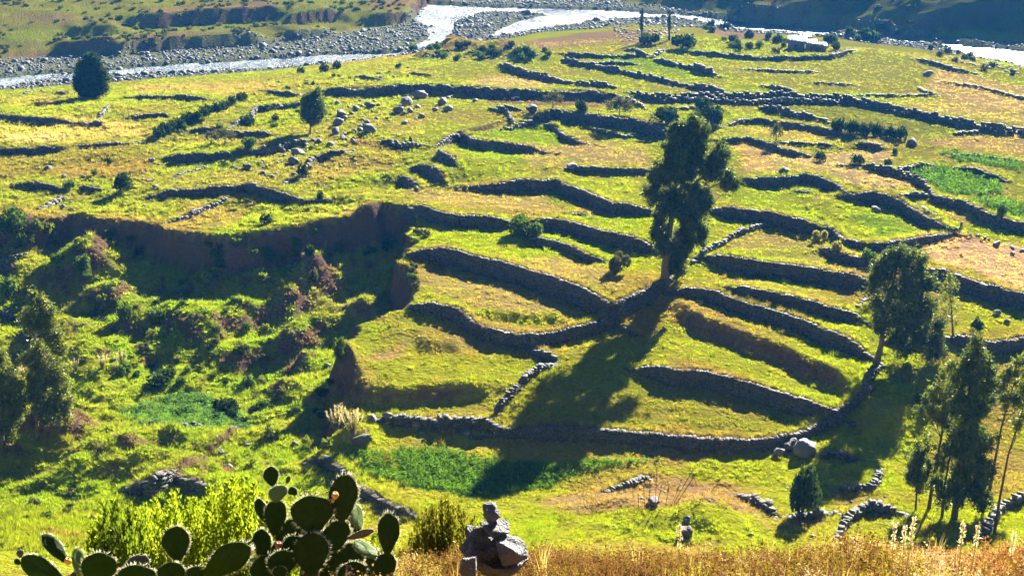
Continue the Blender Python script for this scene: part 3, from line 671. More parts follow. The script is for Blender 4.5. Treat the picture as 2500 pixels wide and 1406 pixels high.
# ------------------------------------------------------------------ colours of the fields
G1 = (.275, .30, .014); G2 = (.15, .22, .024); G3 = (.075, .16, .016); S_ = (.46, .37, .13); PK = (.58, .39, .24); BR = (.24, .16, .09); OL = (.32, .25, .065)
EARTH = (.17, .115, .085); GRAV = (.17, .175, .185); OR = (.44, .24, .06); BG = (.07, .17, .055)
PATCH = [
 ([(-400,210),(0,205),(300,195),(820,165),(1100,125),(1500,105),(2100,85),(2700,200),(2700,560),(1500,480),(900,500),(-400,520)], (.22,.215,.05), .6),
 ([(2240,580),(2330,560),(2540,605),(2540,730),(2440,692),(2260,642)], PK, 1),
 ([(1770,350),(1870,345),(1990,378),(2080,362),(2180,352),(2200,395),(2090,400),(2240,440),(2262,470),(2100,465),(1990,425),(1900,422),(1810,427)], (.44,.34,.18), .9),
 ([(1760,350),(1830,345),(1900,380),(1890,420),(1815,425)], (.50,.34,.13), .8),
 ([(2205,420),(2290,403),(2400,418),(2452,448),(2452,486),(2290,474),(2265,452)], G3, 1),
 ([(2275,365),(2400,380),(2540,405),(2540,425),(2440,410),(2330,395)], G3, 1),
 ([(2350,490),(2440,482),(2540,505),(2540,545),(2430,522)], G3, 1),
 ([(2250,490),(2330,502),(2430,545),(2330,560)], (.46,.35,.12), .9),
 ([(2012,480),(2060,475),(2200,510),(2310,550),(2200,582),(2128,598),(2070,570)], G1, .9),
 ([(2060,515),(2130,510),(2250,550),(2250,570),(2150,580),(2080,545)], G2, .8),
 ([(2270,165),(2540,215),(2540,285),(2350,258),(2250,215)], (.45,.33,.16), .9),
 ([(2100,235),(2300,240),(2540,290),(2540,315),(2265,272)], S_, .8),
 ([(2250,342),(2400,320),(2540,325),(2540,390),(2300,362)], (.40,.29,.13), .8),
 ([(1170,232),(1340,233),(1490,248),(1490,264),(1340,260),(1180,254)], (.20,.13,.085), 1),
 ([(1860,250),(2060,246),(2200,268),(2390,308),(2300,338),(2190,322),(2030,297)], (.17,.165,.035), .9),
 ([(1200,182),(1290,186),(1400,206),(1300,216),(1100,206)], (.44,.35,.16), .8),
 ([(1420,138),(1590,140),(1740,182),(1700,195),(1550,172)], G2, .8), ([(1620,140),(2090,140),(2200,110),(2260,200),(1900,225),(1760,190)], (.25,.23,.055), .8),
 ([(1150,112),(1400,82),(1560,72),(1610,112),(1500,112),(1370,118),(1230,127)], (.27,.19,.12), .9), ([(1690,60),(1880,76),(1910,95),(1780,92)], (.30,.20,.13), .9),
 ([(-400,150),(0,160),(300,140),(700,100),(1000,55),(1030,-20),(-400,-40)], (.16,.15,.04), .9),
 ([(0,70),(280,66),(420,60),(640,64),(640,78),(300,95),(0,100)], (.17,.20,.03), .85), ([(300,40),(700,20),(880,30),(700,60),(320,58)], (.16,.19,.03), .8), ([(0,10),(330,5),(330,25),(0,30)], (.20,.19,.04), .6), ([(0,130),(280,128),(260,150),(0,160)], (.26,.16,.09), .7), ([(300,100),(620,80),(640,70),(320,85)], (.25,.16,.08), .7), ([(330,25),(680,8),(680,18),(330,36)], (.30,.18,.10), .7), ([(0,40),(160,60),(280,58),(160,30)], (.24,.16,.09), .6), ([(880,5),(1010,5),(1005,32),(900,30)], (.34,.22,.09), .8),
 ([(-60,295),(330,300),(385,330),(160,352),(-60,352)], S_, .8), ([(0,330),(170,328),(150,345),(0,348)], (.55,.45,.24), .8),
 ([(310,205),(640,200),(700,215),(540,240),(300,230)], (.40,.29,.13), .7), ([(20,240),(170,240),(150,270),(0,270)], (.34,.28,.07), .7),
 ([(-60,362),(300,350),(400,372),(380,440),(-60,440)], (.24,.20,.045), .8), ([(120,410),(380,380),(370,430),(150,440)], (.30,.22,.06), .7),
 ([(860,340),(1000,352),(960,425),(760,452),(740,400)], (.30,.245,.07), .9), ([(860,335),(1010,350),(980,385),(850,360)], (.25,.165,.08), .8),
 ([(940,300),(1050,290),(1040,345),(930,335)], (.38,.29,.12), .6),
 ([(1250,362),(1420,340),(1600,350),(1590,405),(1400,405),(1270,415)], (.36,.28,.13), .8), ([(1000,430),(1130,380),(1260,410),(1340,435),(1160,445)], G1, .8),
 ([(960,460),(1180,452),(1340,480),(1400,520),(1010,518)], (.40,.32,.12), .8), ([(1340,450),(1430,510),(1390,520),(1300,470)], G2, .6),
 ([(200,490),(700,480),(900,470),(950,500),(600,560),(220,525)], (.28,.28,.04), .7), ([(420,500),(660,480),(560,560),(440,555)], (.36,.27,.10), .6), ([(600,555),(860,500),(900,515),(700,550)], (.42,.34,.11), .7),
 ([(1045,545),(1250,570),(1300,600),(1240,625),(1050,592)], G1, .9), ([(1200,632),(1400,600),(1560,690),(1520,745),(1420,700)], (.38,.31,.11), .8),
 ([(1640,520),(1880,525),(1700,615)], (.26,.26,.04), .8),
 ([(1010,660),(1100,660),(1440,770),(1320,790),(1150,750),(1020,725)], (.37,.30,.11), .8), ([(1010,700),(1160,745),(1450,772),(1320,800),(1180,785),(1020,728)], G1, .8),
 ([(860,850),(980,828),(1000,850),(940,905),(855,900)], (.38,.27,.13), .8), ([(880,780),(1000,790),(1180,830),(1130,850),(900,840)], (.26,.21,.07), .7), ([(860,880),(1100,850),(1330,870),(1280,930),(1090,945),(960,958),(850,920)], (.26,.26,.025), .8),
 ([(930,970),(1210,950),(1180,1010),(920,995)], (.24,.23,.04), .8), ([(1200,1000),(1290,930),(1380,860),(1560,870),(1600,900),(1980,1010),(1900,1060),(1240,1035)], (.22,.21,.035), .8),
 ([(845,1115),(900,1098),(1000,1085),(1150,1100),(1240,1130),(1400,1128),(1700,1108),(1600,1128),(1500,1145),(1420,1160),(1250,1215),(1160,1225),(1000,1192),(880,1155)], G3, 1),
 ([(850,1132),(920,1108),(985,1112),(975,1145),(890,1152)], OR, .75),
 ([(900,1015),(1200,1040),(1230,1090),(1000,1080),(850,1110),(880,1060)], (.28,.29,.02), .9), ([(950,1010),(1010,1020),(960,1060),(900,1080)], (.36,.27,.13), .6),
 ([(1420,1170),(1700,1120),(1960,1090),(2000,1180),(1800,1195),(1560,1155)], (.30,.31,.02), .9),
 ([(1230,1215),(1480,1190),(1600,1155),(1810,1185),(1900,1255),(1700,1245),(1400,1255)], (.34,.24,.12), .85), ([(1400,1255),(1640,1235),(1900,1262),(1900,1330),(1380,1330)], (.30,.32,.02), .9), ([(1560,1190),(1700,1170),(1760,1200),(1640,1230)], (.28,.18,.11), .6),
 ([(1960,1050),(2250,985),(2280,1100),(2150,1180),(2000,1090)], (.30,.31,.02), .9), ([(1990,1200),(2240,1190),(2240,1235),(2050,1240)], (.34,.26,.08), .7), ([(2050,1260),(2240,1240),(2240,1330),(2040,1330)], (.25,.25,.03), .7), ([(1930,1255),(2040,1250),(2020,1290),(1940,1290)], (.30,.20,.12), .7), ([(2400,1240),(2540,1215),(2540,1330),(2390,1330)], (.28,.30,.02), .8),
 ([(1740,600),(1900,545),(2010,580),(2130,655),(2130,672),(1900,640)], (.30,.25,.10), .8), ([(1880,535),(2020,560),(2130,645),(2000,610)], G1, .7),
 ([(1680,650),(1900,690),(2120,760),(1990,745),(1800,705)], (.36,.27,.11), .8), ([(1640,700),(1760,740),(2050,870),(1990,870),(1800,790)], (.30,.28,.04), .8), ([(1600,780),(1800,830),(2080,970),(2030,995),(1700,890),(1580,860)], (.26,.27,.025), .9),
 ([(2300,700),(2400,710),(2540,750),(2540,810),(2420,825),(2310,815)], (.32,.31,.025), .9), ([(2240,640),(2320,664),(2330,690),(2260,660)], BR, .5), ([(2330,835),(2540,830),(2540,880),(2340,880)], G2, .8),
 ([(1120,345),(1330,300),(1420,340),(1340,362)], (.19,.25,.016), .8), ([(1370,432),(1560,430),(1585,500),(1480,492)], (.30,.30,.03), .8), ([(1330,522),(1580,512),(1592,590),(1420,545)], (.22,.27,.015), .9), ([(1760,442),(1990,470),(1990,538),(1760,500)], (.24,.28,.018), .8), ([(1780,302),(1900,300),(2060,330),(2050,360),(1890,345)], (.42,.34,.09), .8), ([(860,422),(960,430),(960,462),(780,472)], (.26,.28,.018), .8), ([(1300,365),(1180,345),(1100,350),(1130,385),(1260,400)], (.20,.26,.016), .8), ([(1030,445),(1180,452),(1000,470),(900,470)], (.30,.30,.02), .8), ([(1340,560),(1470,600),(1590,640),(1480,625)], (.22,.26,.02), .8), ([(1500,300),(1640,320),(1600,345),(1480,340)], (.18,.24,.03), .8),
 ([(270,1000),(400,965),(500,955),(560,1000),(640,1030),(600,1055),(400,1050),(300,1030)], BG, .9),
 ([(-100,1080),(170,1090),(600,1080),(780,1110),(700,1160),(400,1140),(100,1250),(-100,1300)], (.25,.26,.025), .7), ([(300,1120),(500,1110),(480,1160),(310,1170)], (.27,.19,.09), .6), ([(-60,1230),(240,1230),(220,1420),(-60,1420)], (.20,.19,.03), .8), ([(-60,1330),(120,1330),(160,1420),(-60,1420)], (.22,.16,.06), .6), ([(80,1300),(220,1280),(200,1360),(90,1350)], (.26,.16,.07), .6), ([(600,1110),(790,1110),(800,1140),(640,1150)], (.34,.24,.12), .7),
 ([(240,690),(350,690),(420,730),(300,750)], (.42,.30,.17), .7), ([(150,720),(270,720),(280,770),(150,770)], (.34,.25,.12), .6), ([(430,790),(560,770),(540,830),(450,840)], (.30,.22,.10), .5), ([(640,640),(700,700),(640,780),(560,770)], (.32,.27,.08), .6), ([(200,930),(330,910),(360,960),(220,990)], (.30,.28,.05), .6), ([(750,650),(800,660),(790,740),(700,760)], (.38,.27,.16), .7), ([(30,570),(160,560),(130,640),(0,640)], (.30,.25,.07), .4),
]
n1 = fbm(fx, fy, 14, 4, 21).reshape(GX.shape)
n2 = fbm(fx, fy, 4, 4, 22).reshape(GX.shape)
C = np.zeros(GX.shape + (3,))
w = np.clip(.5 + n1 * 1.3, 0, 1)[..., None]
C[:] = np.array(G1) * w + np.array(OL) * (1 - w)
jx = GX + n2 * 1.6; jy = GY + fbm(fx, fy, 3, 3, 23).reshape(GX.shape) * 1.8
for poly, col, op in PATCH:
    pw = [at(px, py)[:2] for px, py in poly]
    pa = np.array(pw)
    m = (jx > pa[:, 0].min()) & (jx < pa[:, 0].max()) & (jy > pa[:, 1].min()) & (jy < pa[:, 1].max())
    if not m.any(): continue
    s = polysd(jx[m], jy[m], pw)
    o = sstep(-.3, 1.0 + .006 * pa[0, 1], s) * op
    o = o * (1 - .3 * sstep(.25, .75, n1[m] * 1.4 + .25) * (op < .95))
    C[m] = C[m] * (1 - o[:, None]) + np.array(col) * o[:, None]
# blotches of drier and greener growth
w = sstep(.18, .6, n2)[..., None] * .22
C = C * (1 - w) + np.array((.40, .31, .12)) * w
w = sstep(.18, .6, -n2)[..., None] * .20
C = C * (1 - w) + np.array((.14, .20, .02)) * w
# moister green along the ravine bottom
w = (np.clip(inrav + .5 * lowerleft, 0, 1) * (.45 + .55 * sstep(-.2, .5, fbm(fx, fy, 6, 3, 25).reshape(GX.shape))))[..., None] * .75
C = C * (1 - w) + np.array((.17, .25, .014)) * w
# bare earth on the scarps
dzr = np.gradient(GZ, axis=0) / np.gradient(RG, axis=0)
dza = np.gradient(GZ, axis=1) / (np.gradient(AG, axis=1) * RG)
slope = np.hypot(dzr, dza)
w = sstep(.75, 1.25, slope + .25 * n2 + .22 * inrav)[..., None] * (GY > 70)[..., None]
C = C * (1 - w) + np.array(EARTH) * w
# river gravel, far shaded hill
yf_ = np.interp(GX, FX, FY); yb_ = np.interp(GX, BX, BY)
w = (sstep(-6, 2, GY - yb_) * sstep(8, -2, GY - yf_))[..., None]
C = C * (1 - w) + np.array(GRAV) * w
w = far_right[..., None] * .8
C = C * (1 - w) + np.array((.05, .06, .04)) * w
# earth of the near slope under the dry weeds
w = sstep(40, 14, GY)[..., None]
lf_ = sstep(-.8, -2.2, GX)[..., None]
C = C * (1 - w) + (np.array((.26, .18, .10)) * (1 - lf_) + np.array((.20, .18, .04)) * lf_) * w

nr, nc = GX.shape
idx = np.arange(nr * nc).reshape(nr, nc)
F4 = np.stack([idx[:-1, :-1], idx[:-1, 1:], idx[1:, 1:], idx[1:, :-1]], -1).reshape(-1, 4)
V = np.stack([GX, GY, GZ], -1).reshape(-1, 3)
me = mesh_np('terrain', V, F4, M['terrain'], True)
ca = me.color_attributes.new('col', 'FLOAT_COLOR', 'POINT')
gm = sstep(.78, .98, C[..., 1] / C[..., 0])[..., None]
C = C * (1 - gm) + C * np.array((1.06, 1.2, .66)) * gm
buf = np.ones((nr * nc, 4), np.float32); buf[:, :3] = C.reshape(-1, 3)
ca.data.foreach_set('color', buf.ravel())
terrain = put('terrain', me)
tag(terrain, 'terraced valley side with fields, ravine and far slope', kind='structure')

# unseen ridge added above the frame to cast shade on the far right slope
mrs = np.random.default_rng(3)
mx = np.linspace(20, 330, 60)
my = np.interp(mx, FX, FY)
off = 430.0
dirv = np.array([math.sin(SUN_AZ), math.cos(SUN_AZ)])
MV, MF = [], []
for i in range(60):
    hgt = (off * math.tan(SUN_EL) - 1.5) * float(sstep(20, 62, np.array(mx[i]))) + 1 + 1.5 * float(vnoise(np.array([i * .6]), np.array([.3]), 3)[0])
    c_ = np.array([mx[i], my[i]]) + dirv * off
    for t_, hf in ((-190, .30), (-120, .52), (-60, .76), (0, 1.0), (70, .7), (160, .0)):
        q = c_ + dirv * t_
        MV.append((q[0], q[1], hgt * hf + (6 * vnoise(np.array([q[0] / 40]), np.array([q[1] / 40]), 6)[0] if hf < .9 else 0)))
for i in range(59):
    for j in range(5):
        a_ = i * 6 + j; MF.append((a_, a_ + 6, a_ + 7, a_ + 1))
mm = m_plain('shade_ridge_slope', (.12, .12, .07), (.20, .15, .09), .05)
tag(put('shade_ridge', mesh_np('shade_ridge', MV, MF, mm, True)), 'unseen ridge added to shade the far right slope', kind='structure')

# the river
wx = np.linspace(-260, 260, 180); wy = np.linspace(262, 560, 120)
WX, WY = np.meshgrid(wx, wy, indexing='ij')
wi = np.arange(WX.size).reshape(WX.shape)
wf = np.stack([wi[:-1, :-1], wi[1:, :-1], wi[1:, 1:], wi[:-1, 1:]], -1).reshape(-1, 4)
me = mesh_np('river', np.stack([WX, WY, np.full(WX.shape, Z_WATER)], -1).reshape(-1, 3), wf, M['water'], True)
tag(put('river', me), 'pale glittering river with a forked channel', kind='structure')
# ------------------------------------------------------------------ stones
def rough_block(seed, sub=False):
    """irregular stone of unit size: 8 corners, 6 bulged faces"""
    rs = np.random.default_rng(seed)
    c = np.array([(sx, sy, sz) for sx in (-1, 1) for sy in (-1, 1) for sz in (-1, 1)], float) * .40
    c += rs.normal(0, .06, c.shape)
    f = np.array([(-1, 0, 0), (1, 0, 0), (0, -1, 0), (0, 1, 0), (0, 0, -1), (0, 0, 1)], float) * .52
    f += rs.normal(0, .05, f.shape)
    v = np.vstack([c, f])
    quads = [(0, 1, 3, 2), (4, 6, 7, 5), (0, 4, 5, 1), (2, 3, 7, 6), (0, 2, 6, 4), (1, 5, 7, 3)]
    t = []
    for k, q in enumerate(quads):
        for i in range(4):
            t.append((q[i], q[(i + 1) % 4], 8 + k))
    return v, np.array(t)

BLOCKS = [rough_block(100 + i) for i in range(8)]
BLOCK_ME = [mesh_np('stone', v, t, M['stone1']) for v, t in BLOCKS]

import bmesh
def boulder_mesh(seed, mat, sub=2, flat=.75, jag=.34, cuts=15, dr=(.5, .88)):
    rs = np.random.default_rng(seed)
    bm = bmesh.new(); bmesh.ops.create_icosphere(bm, subdivisions=sub, radius=1)
    v = np.array([x.co[:] for x in bm.verts]); f = np.array([[y.index for y in x.verts] for x in bm.faces])
    bm.free()
    # cut by random planes for facets
    for _ in range(cuts):
        n = rs.normal(0, 1, 3); n /= np.linalg.norm(n)
        d = rs.uniform(*dr)
        s = v @ n - d
        v = v - np.where(s > 0, s, 0)[:, None] * n * .9
    o = rs.uniform(0, 50, 3)
    nz = fbm(v[:, 0] * 3 + o[0] + v[:, 2] * 2, v[:, 1] * 3 + o[1] - v[:, 2], 2.0, 3, seed)
    v = v * (1 + jag * nz)[:, None]
    v[:, 2] *= flat
    return mesh_np('boulder', v, f, mat)
BOULDERS = [boulder_mesh(200 + i, M['rock']) for i in range(8)]
DARKROCK = [boulder_mesh(230 + i, M['rock_dark'], 3) for i in range(3)]
PALE = [boulder_mesh(240 + i, M['cairn'], 3) for i in range(3)]

# ------------------------------------------------------------------ dry-stone walls
wall_n = 0
WALL_TUFT = []
STONE_BUDGET = 230
for wi_, (k, h, rise, pts, lab) in enumerate(WALLS):
    if k != 'W': continue
    rs = np.random.default_rng(900 + wi_)
    pa = np.array(pts)[:, :2]
    seg = np.linalg.norm(np.diff(pa, axis=0), axis=1); cum = np.concatenate([[0], np.cumsum(seg)])
    L = cum[-1]
    dist = np.hypot(*pa.mean(0))
    near = dist < 122
    sl = max(.31, dist * .0025) * (1.0 if near else 1.1)        # stone length
    ch = sl * .62
    items = []
    s = 0.0
    while s < L:
        ln = sl * float(np.exp(rs.normal(0, .38)))
        sm = min(s + ln / 2, L)
        i = min(np.searchsorted(cum, sm) - 1, len(seg) - 1); i = max(i, 0)
        t = (sm - cum[i]) / seg[i]
        p = pa[i] * (1 - t) + pa[i + 1] * t
        i2 = i if t < .5 else min(i + 1, len(seg) - 1)
        i1 = max(i - 1, 0) if t < .5 else i
        dv = (pa[i1 + 1] - pa[i1]) / seg[i1] + (pa[i2 + 1] - pa[i2]) / seg[i2]
        dv = dv / (np.linalg.norm(dv) + 1e-9)
        nrm = np.array([-dv[1], dv[0]])                          # far (high) side
        lo = gz(*(p - nrm * .75)); hi = gz(*(p + nrm * .75))
        lo = min(lo, hi)
        end = min(s, L - s)
        rz = rise * (.2 + .8 * min(1, end / 3)) * rs.uniform(.6, 1.35)
        # now and then the top has fallen
        if vnoise(np.array([s / 5.0]), np.array([wi_ * 3.7]), 4)[0] > .27: rz *= .55
        top = hi + rz
        nco = max(1, int(math.ceil((top - lo + .1) / ch)))
        if h >= 1 and rs.uniform() < .75:
            q = p + nrm * rs.uniform(-.25, .25); WALL_TUFT.append((q[0], q[1], top - .12, .75))
        yaw = math.atan2(dv[1], dv[0])
        for _ in range(2):
            q = p + nrm * rs.uniform(.2, 1.0) + dv * rs.normal(0, .3); WALL_TUFT.append((q[0], q[1], gz(*q), 1.05))
            if rs.uniform() < .6:
                q = p - nrm * rs.uniform(.7, 1.3) + dv * rs.normal(0, .3); WALL_TUFT.append((q[0], q[1], gz(*q), .65))
        for c in range(nco):
            zc = top - ch * (c + .5)
            back = -.12 - .05 * c + rs.normal(0, .045) if h >= 1 else -.2 - .03 * c + rs.normal(0, .06)
            off = (ln * .5 if c % 2 else 0) * .6
            q = p + nrm * back + dv * off
            items.append((q[0], q[1], zc + rs.normal(0, .02), ln * rs.uniform(1.0, 1.22), max(.55, sl) * rs.uniform(.95, 1.25), ch * rs.uniform(.95, 1.55), yaw + rs.normal(0, .2), rs.normal(0, .14), c))
        s += ln
    mid = pa[len(pa) // 2]
    root = empty('dry_stone_wall', (mid[0], mid[1], gz(*mid)))
    tag(root, lab, 'stone wall', 'dry-stone field walls', 'thing')
    o0 = np.array(root.location)
    single = []
    if near:
        order = sorted(range(len(items)), key=lambda i: (items[i][8] > 2, np.hypot(items[i][0], items[i][1])))
        single = order[:STONE_BUDGET]
    ss = set(single)
    for i in single:
        x, y, z, a, b, c_, yaw, tl, _ = items[i]
        put('stone', BLOCK_ME[i % 8], root, (x - o0[0], y - o0[1], z - o0[2]), (tl, tl * .7, yaw), (a, b, c_))
    rest = [i for i in range(len(items)) if i not in ss]
    if rest:
        VV, TT, nv = [], [], 0
        for i in rest:
            x, y, z, a, b, c_, yaw, tl, _ = items[i]
            v, t = BLOCKS[i % 8]
            v = v * (a, b, c_)
            cy, sy = math.cos(yaw), math.sin(yaw); ct, st = math.cos(tl), math.sin(tl)
            w_ = np.stack([v[:, 0], v[:, 1] * ct - v[:, 2] * st, v[:, 1] * st + v[:, 2] * ct], 1)
            w_ = np.stack([w_[:, 0] * cy - w_[:, 1] * sy, w_[:, 0] * sy + w_[:, 1] * cy, w_[:, 2]], 1)
            VV.append(w_ + (x - o0[0], y - o0[1], z - o0[2])); TT.append(t + nv); nv += len(v)
        tag(put('stonework', mesh_np('stonework', np.vstack(VV), np.vstack(TT), M['stone']), root), kind='stuff')
    wall_n += 1


LANDMARKS = [(1944,112,'the largest hut'),(2007,120,'the smallest hut'),(1567,70,'the left poplar'),(1634,70,'the right poplar'),(1662,110,'the bush under the right poplar'),(1830,86,'the round bush on the brown bank'),(218,195,'the lone conifer'),(768,270,'the slender pasture tree'),
 (1026,240,'the largest flat-topped boulder'),(905,262,'the squat boulder of the big cluster'),(973,274,'the broad boulder of the big cluster'),(1079,254,'the pointed boulder of the big cluster'),(1299,272,'the lone rounded boulder'),(902,320,'the pyramid-shaped boulder'),(480,372,'the rounded wall end'),(532,340,'the two small grey-green trees'),
 (727,378,'the large upper pasture boulder'),(717,398,'the large lower pasture boulder'),(604,412,'the dark pasture boulder'),(665,434,'the boulder by the long wall'),(500,460,'the long wall over the ravine'),(690,466,'the end of the long wall over the ravine'),(118,414,'the pale lone boulder'),(300,460,'the dark far-left bush'),(90,447,'the short dark wall'),(612,355,'the leafy bush on the shadowed wall'),
 (215,655,'the tallest ravine mound'),(645,682,'the spiky lime bush'),(770,672,'the ravine pinnacle'),(90,780,'the slender left eucalyptus'),(555,985,'the dark round bush'),(400,1000,'the blue-green crop patch'),(240,880,'the shaded plume bank'),(822,1030,'the fan of pale plumes'),(32,555,'the big tangled bush'),(945,510,'the ravine head'),(380,570,'the western scarp'),(600,590,'the middle of the scarp'),(780,570,'the eastern scarp'),(200,600,'the sunlit lime bush'),
 (1060,132,'the left end of the shaggy knoll'),(1180,125,'the top of the shaggy knoll'),(1300,138,'the right end of the shaggy knoll'),(2150,82,'the river promontory'),(2300,125,'the right-hand river bend'),(370,830,'the round lime ravine bush'),(500,840,'the broad ravine mound'),(620,780,'the mound beside the gully'),(400,930,'the dark shrub mass'),(660,1055,'the lime bush by the plumes'),(640,215,'the wall near the river'),(800,172,'the pair of riverside bushes'),(640,262,'the bent wall'),(1020,690,'the cut edge of the terraces'),(1010,570,'the terrace corner at the ravine head'),(606,1088,'the pointed slope stone'),(430,1165,'the humped near wall'),(90,1200,'the bottom-left slope'),(2400,440,'the green crop fields'),(440,290,'the bush row'),(560,318,'the wall behind the small trees')]
_used = {}
def single_out(o, px, py, wpx, what, where):
    """label from the look and the nearest thing one can find"""
    lx, ly, nm = min(LANDMARKS, key=lambda l: (l[0] - px) ** 2 + 2.5 * (l[1] - py) ** 2)
    dx, dy = px - lx, (py - ly) * 1.6
    d = math.hypot(dx, dy)
    near = 'just ' if d < 28 else ('' if d < 70 else 'well ')
    if abs(dx) > abs(dy): rel = 'left of' if dx < 0 else 'right of'
    else: rel = 'behind' if dy < 0 else 'in front of'
    size = 'tiny' if wpx < 9 else ('small' if wpx < 14 else ('mid-sized' if wpx < 22 else ('large' if wpx < 32 else 'wide')))
    if wpx < 9: near = ''
    lab = '%s %s %s%s %s' % (size, what, near, rel, nm)
    for extra in ('', ', next', ', further', ', farther still', ', last'):
        if lab + extra not in _used: break
    lab += extra
    _used[lab] = 1
    tag(o, lab, group=where)

# ------------------------------------------------------------------ boulders
def boulder(px, py, wpx, label=None, group=None, me=None, flat=1.0, name='boulder', cat='boulder', sink=.3):
    c = at(px, py)
    depth = (c[1] - CAM[1]) * CP + (CAM[2] - c[2]) * SP
    s = wpx * depth / FPX / 2
    o = put(name, me or random.choice(BOULDERS), None, (c[0], c[1], c[2] + s * (.75 * flat - sink)),
            (random.uniform(-.25, .25), random.uniform(-.25, .25), random.uniform(0, 6.28)), (s * random.uniform(.95, 1.1), s * random.uniform(.8, 1.05), s * flat * random.uniform(.85, 1.15)))
    return tag(o, label or 'grey boulder', cat, group)

BIG = [(1026,240,42,'largest flat-topped boulder of the cluster behind the meadows'), (992,258,36,'tall boulder in the middle of the big cluster'), (973,276,38,'broad boulder at the front of the big cluster'),
 (905,263,26,'squat boulder at the left end of the big cluster'), (1079,256,32,'pointed boulder at the right end of the big cluster'), (1093,270,24,'low boulder just below the right end of the big cluster'),
 (1002,274,18,'small boulder leaning on the front of the big cluster'), (1030,287,20,'lone boulder in the grass below the big cluster'), (902,324,40,'pyramid-shaped boulder below the big cluster'),
 (987,304,18,'single low boulder in the dry grass below the big cluster'), (869,270,24,'boulder left of the big cluster, near the slender tree'), (1299,276,36,'lone rounded boulder above the tall dark wall'),
 (833,284,32,'boulder just right of the slender tree crown'), (826,304,28,'boulder right of the slender tree trunk'), (819,328,32,'boulder at the foot of the slender tree'),
 (727,380,36,'large boulder of the stony pasture, upper'), (717,398,30,'large boulder of the stony pasture, lower'), (604,414,26,'dark boulder among the stony pasture grass'),
 (642,427,20,'boulder on the bright grass of the stony pasture'), (665,436,20,'boulder nearest the long wall in the stony pasture'), (118,415,24,'pale boulder alone in the far-left olive pasture'), (369,394,18,'boulder beside the rounded wall end'),
 (907,1028,34,'pinkish boulder beside the plumed grass, left of a pair'), (950,1020,30,'rounded boulder beside the plumed grass, right of a pair'), (945,1038,20,'flat stone below the pair of boulders by the plumed grass'),
 (1014,1040,30,'largest of the stones under the valley-floor wall'), (1066,1034,20,'stone close below the valley-floor wall'), (1032,1060,16,'small stone on the bright grass under the valley-floor wall'), (1104,1054,18,'upright stone on the bright grass under the valley-floor wall'), (1142,1062,26,'rightmost stone on the bright grass under the valley-floor wall'),
 (884,1085,52,'reddish earth-covered boulder at the ravine mouth'), (1966,1108,66,'big pale boulder at the end of the long valley-floor wall'), (1932,1098,48,'mossy mound-shaped boulder touching the big pale boulder'), (1900,1112,36,'low flat boulder left of the big pale boulder'),
 (606,1090,22,'pointed stone on the lower-left slope'), (541,1108,20,'dark stone on the lower-left slope'), (560,1142,24,'stone just above the lime-green shrub'),
 (2264,186,30,'pointed boulder at the corner of the pale far-right field'), (2228,356,36,'boulder above the larger green crop field'), (1913,424,30,'boulder on the edge of the pale straw plot'), (2138,516,24,'boulder on the green triangle field'),
 (2434,768,24,'rounder grey boulder on the bright meadow'), (2458,788,20,'smaller grey boulder on the bright meadow'), (1785,702,14,'white stone at the start of the second fan wall'), (2128,262,24,'pale boulder lying under the lane wall'),
 (1395,414,34,'boulder at the left end of the straight wall by the tall eucalyptus'), (800,895,22,'boulder on the ravine rim'), (628,880,18,'pale stone on the ravine floor mound'), (275,885,22,'dark stone above the shaded plume bank'), (720,1086,18,'pale stone at the bottom of the ravine gully'), (437,715,20,'grey stone at the edge of the ravine shadow'),
 (1600,1232,44,'dark humped rock behind the dry stalks'), (1678,1275,30,'upright dark rock on the near green bank'), (1672,1308,44,'grey rock pair at the edge of the dry weeds'), (1832,1308,18,'small purple-grey stone on the near green bank'), (1983,1312,16,'stone beside the near looping wall'),
 (2150,805,16,'pale stone in the shade of the fan terraces'), (1100,240,14,'stone on the long dark terrace wall'), (1160,250,18,'square stone at the corner of the brown field')]
for i, (px, py, w_, lab) in enumerate(BIG):
    pale = w_ > 40 and py > 1000
    boulder(px, py, w_, lab, 'boulders with a place of their own', DARKROCK[i % 3] if ('dark' in lab or 'grey rock' in lab or 'mossy' in lab) else (PALE[i % 3] if pale else None))
pale_f = [(2362,570,9),(2369,575,10),(2387,577,12),(2406,582,12),(2412,587,11),(2433,600,22),(2471,608,16),(2495,614,14),(2472,621,12),(2396,590,8)]
for i, (px, py, w_) in enumerate(sorted(pale_f)):
    boulder(px, py, w_, '%s pale stone from the left in the line across the pink straw field' % 'first second third fourth fifth sixth seventh eighth ninth tenth'.split()[i], 'stones in the pink straw field', PALE[px % 3])
def rand_in(poly, n):
    out = []
    pa = np.array(poly, float)
    while len(out) < n:
        x = random.uniform(pa[:, 0].min(), pa[:, 0].max()); y = random.uniform(pa[:, 1].min(), pa[:, 1].max())
        if inpoly(np.array([x]), np.array([y]), poly)[0]: out.append((x, y))
    return out
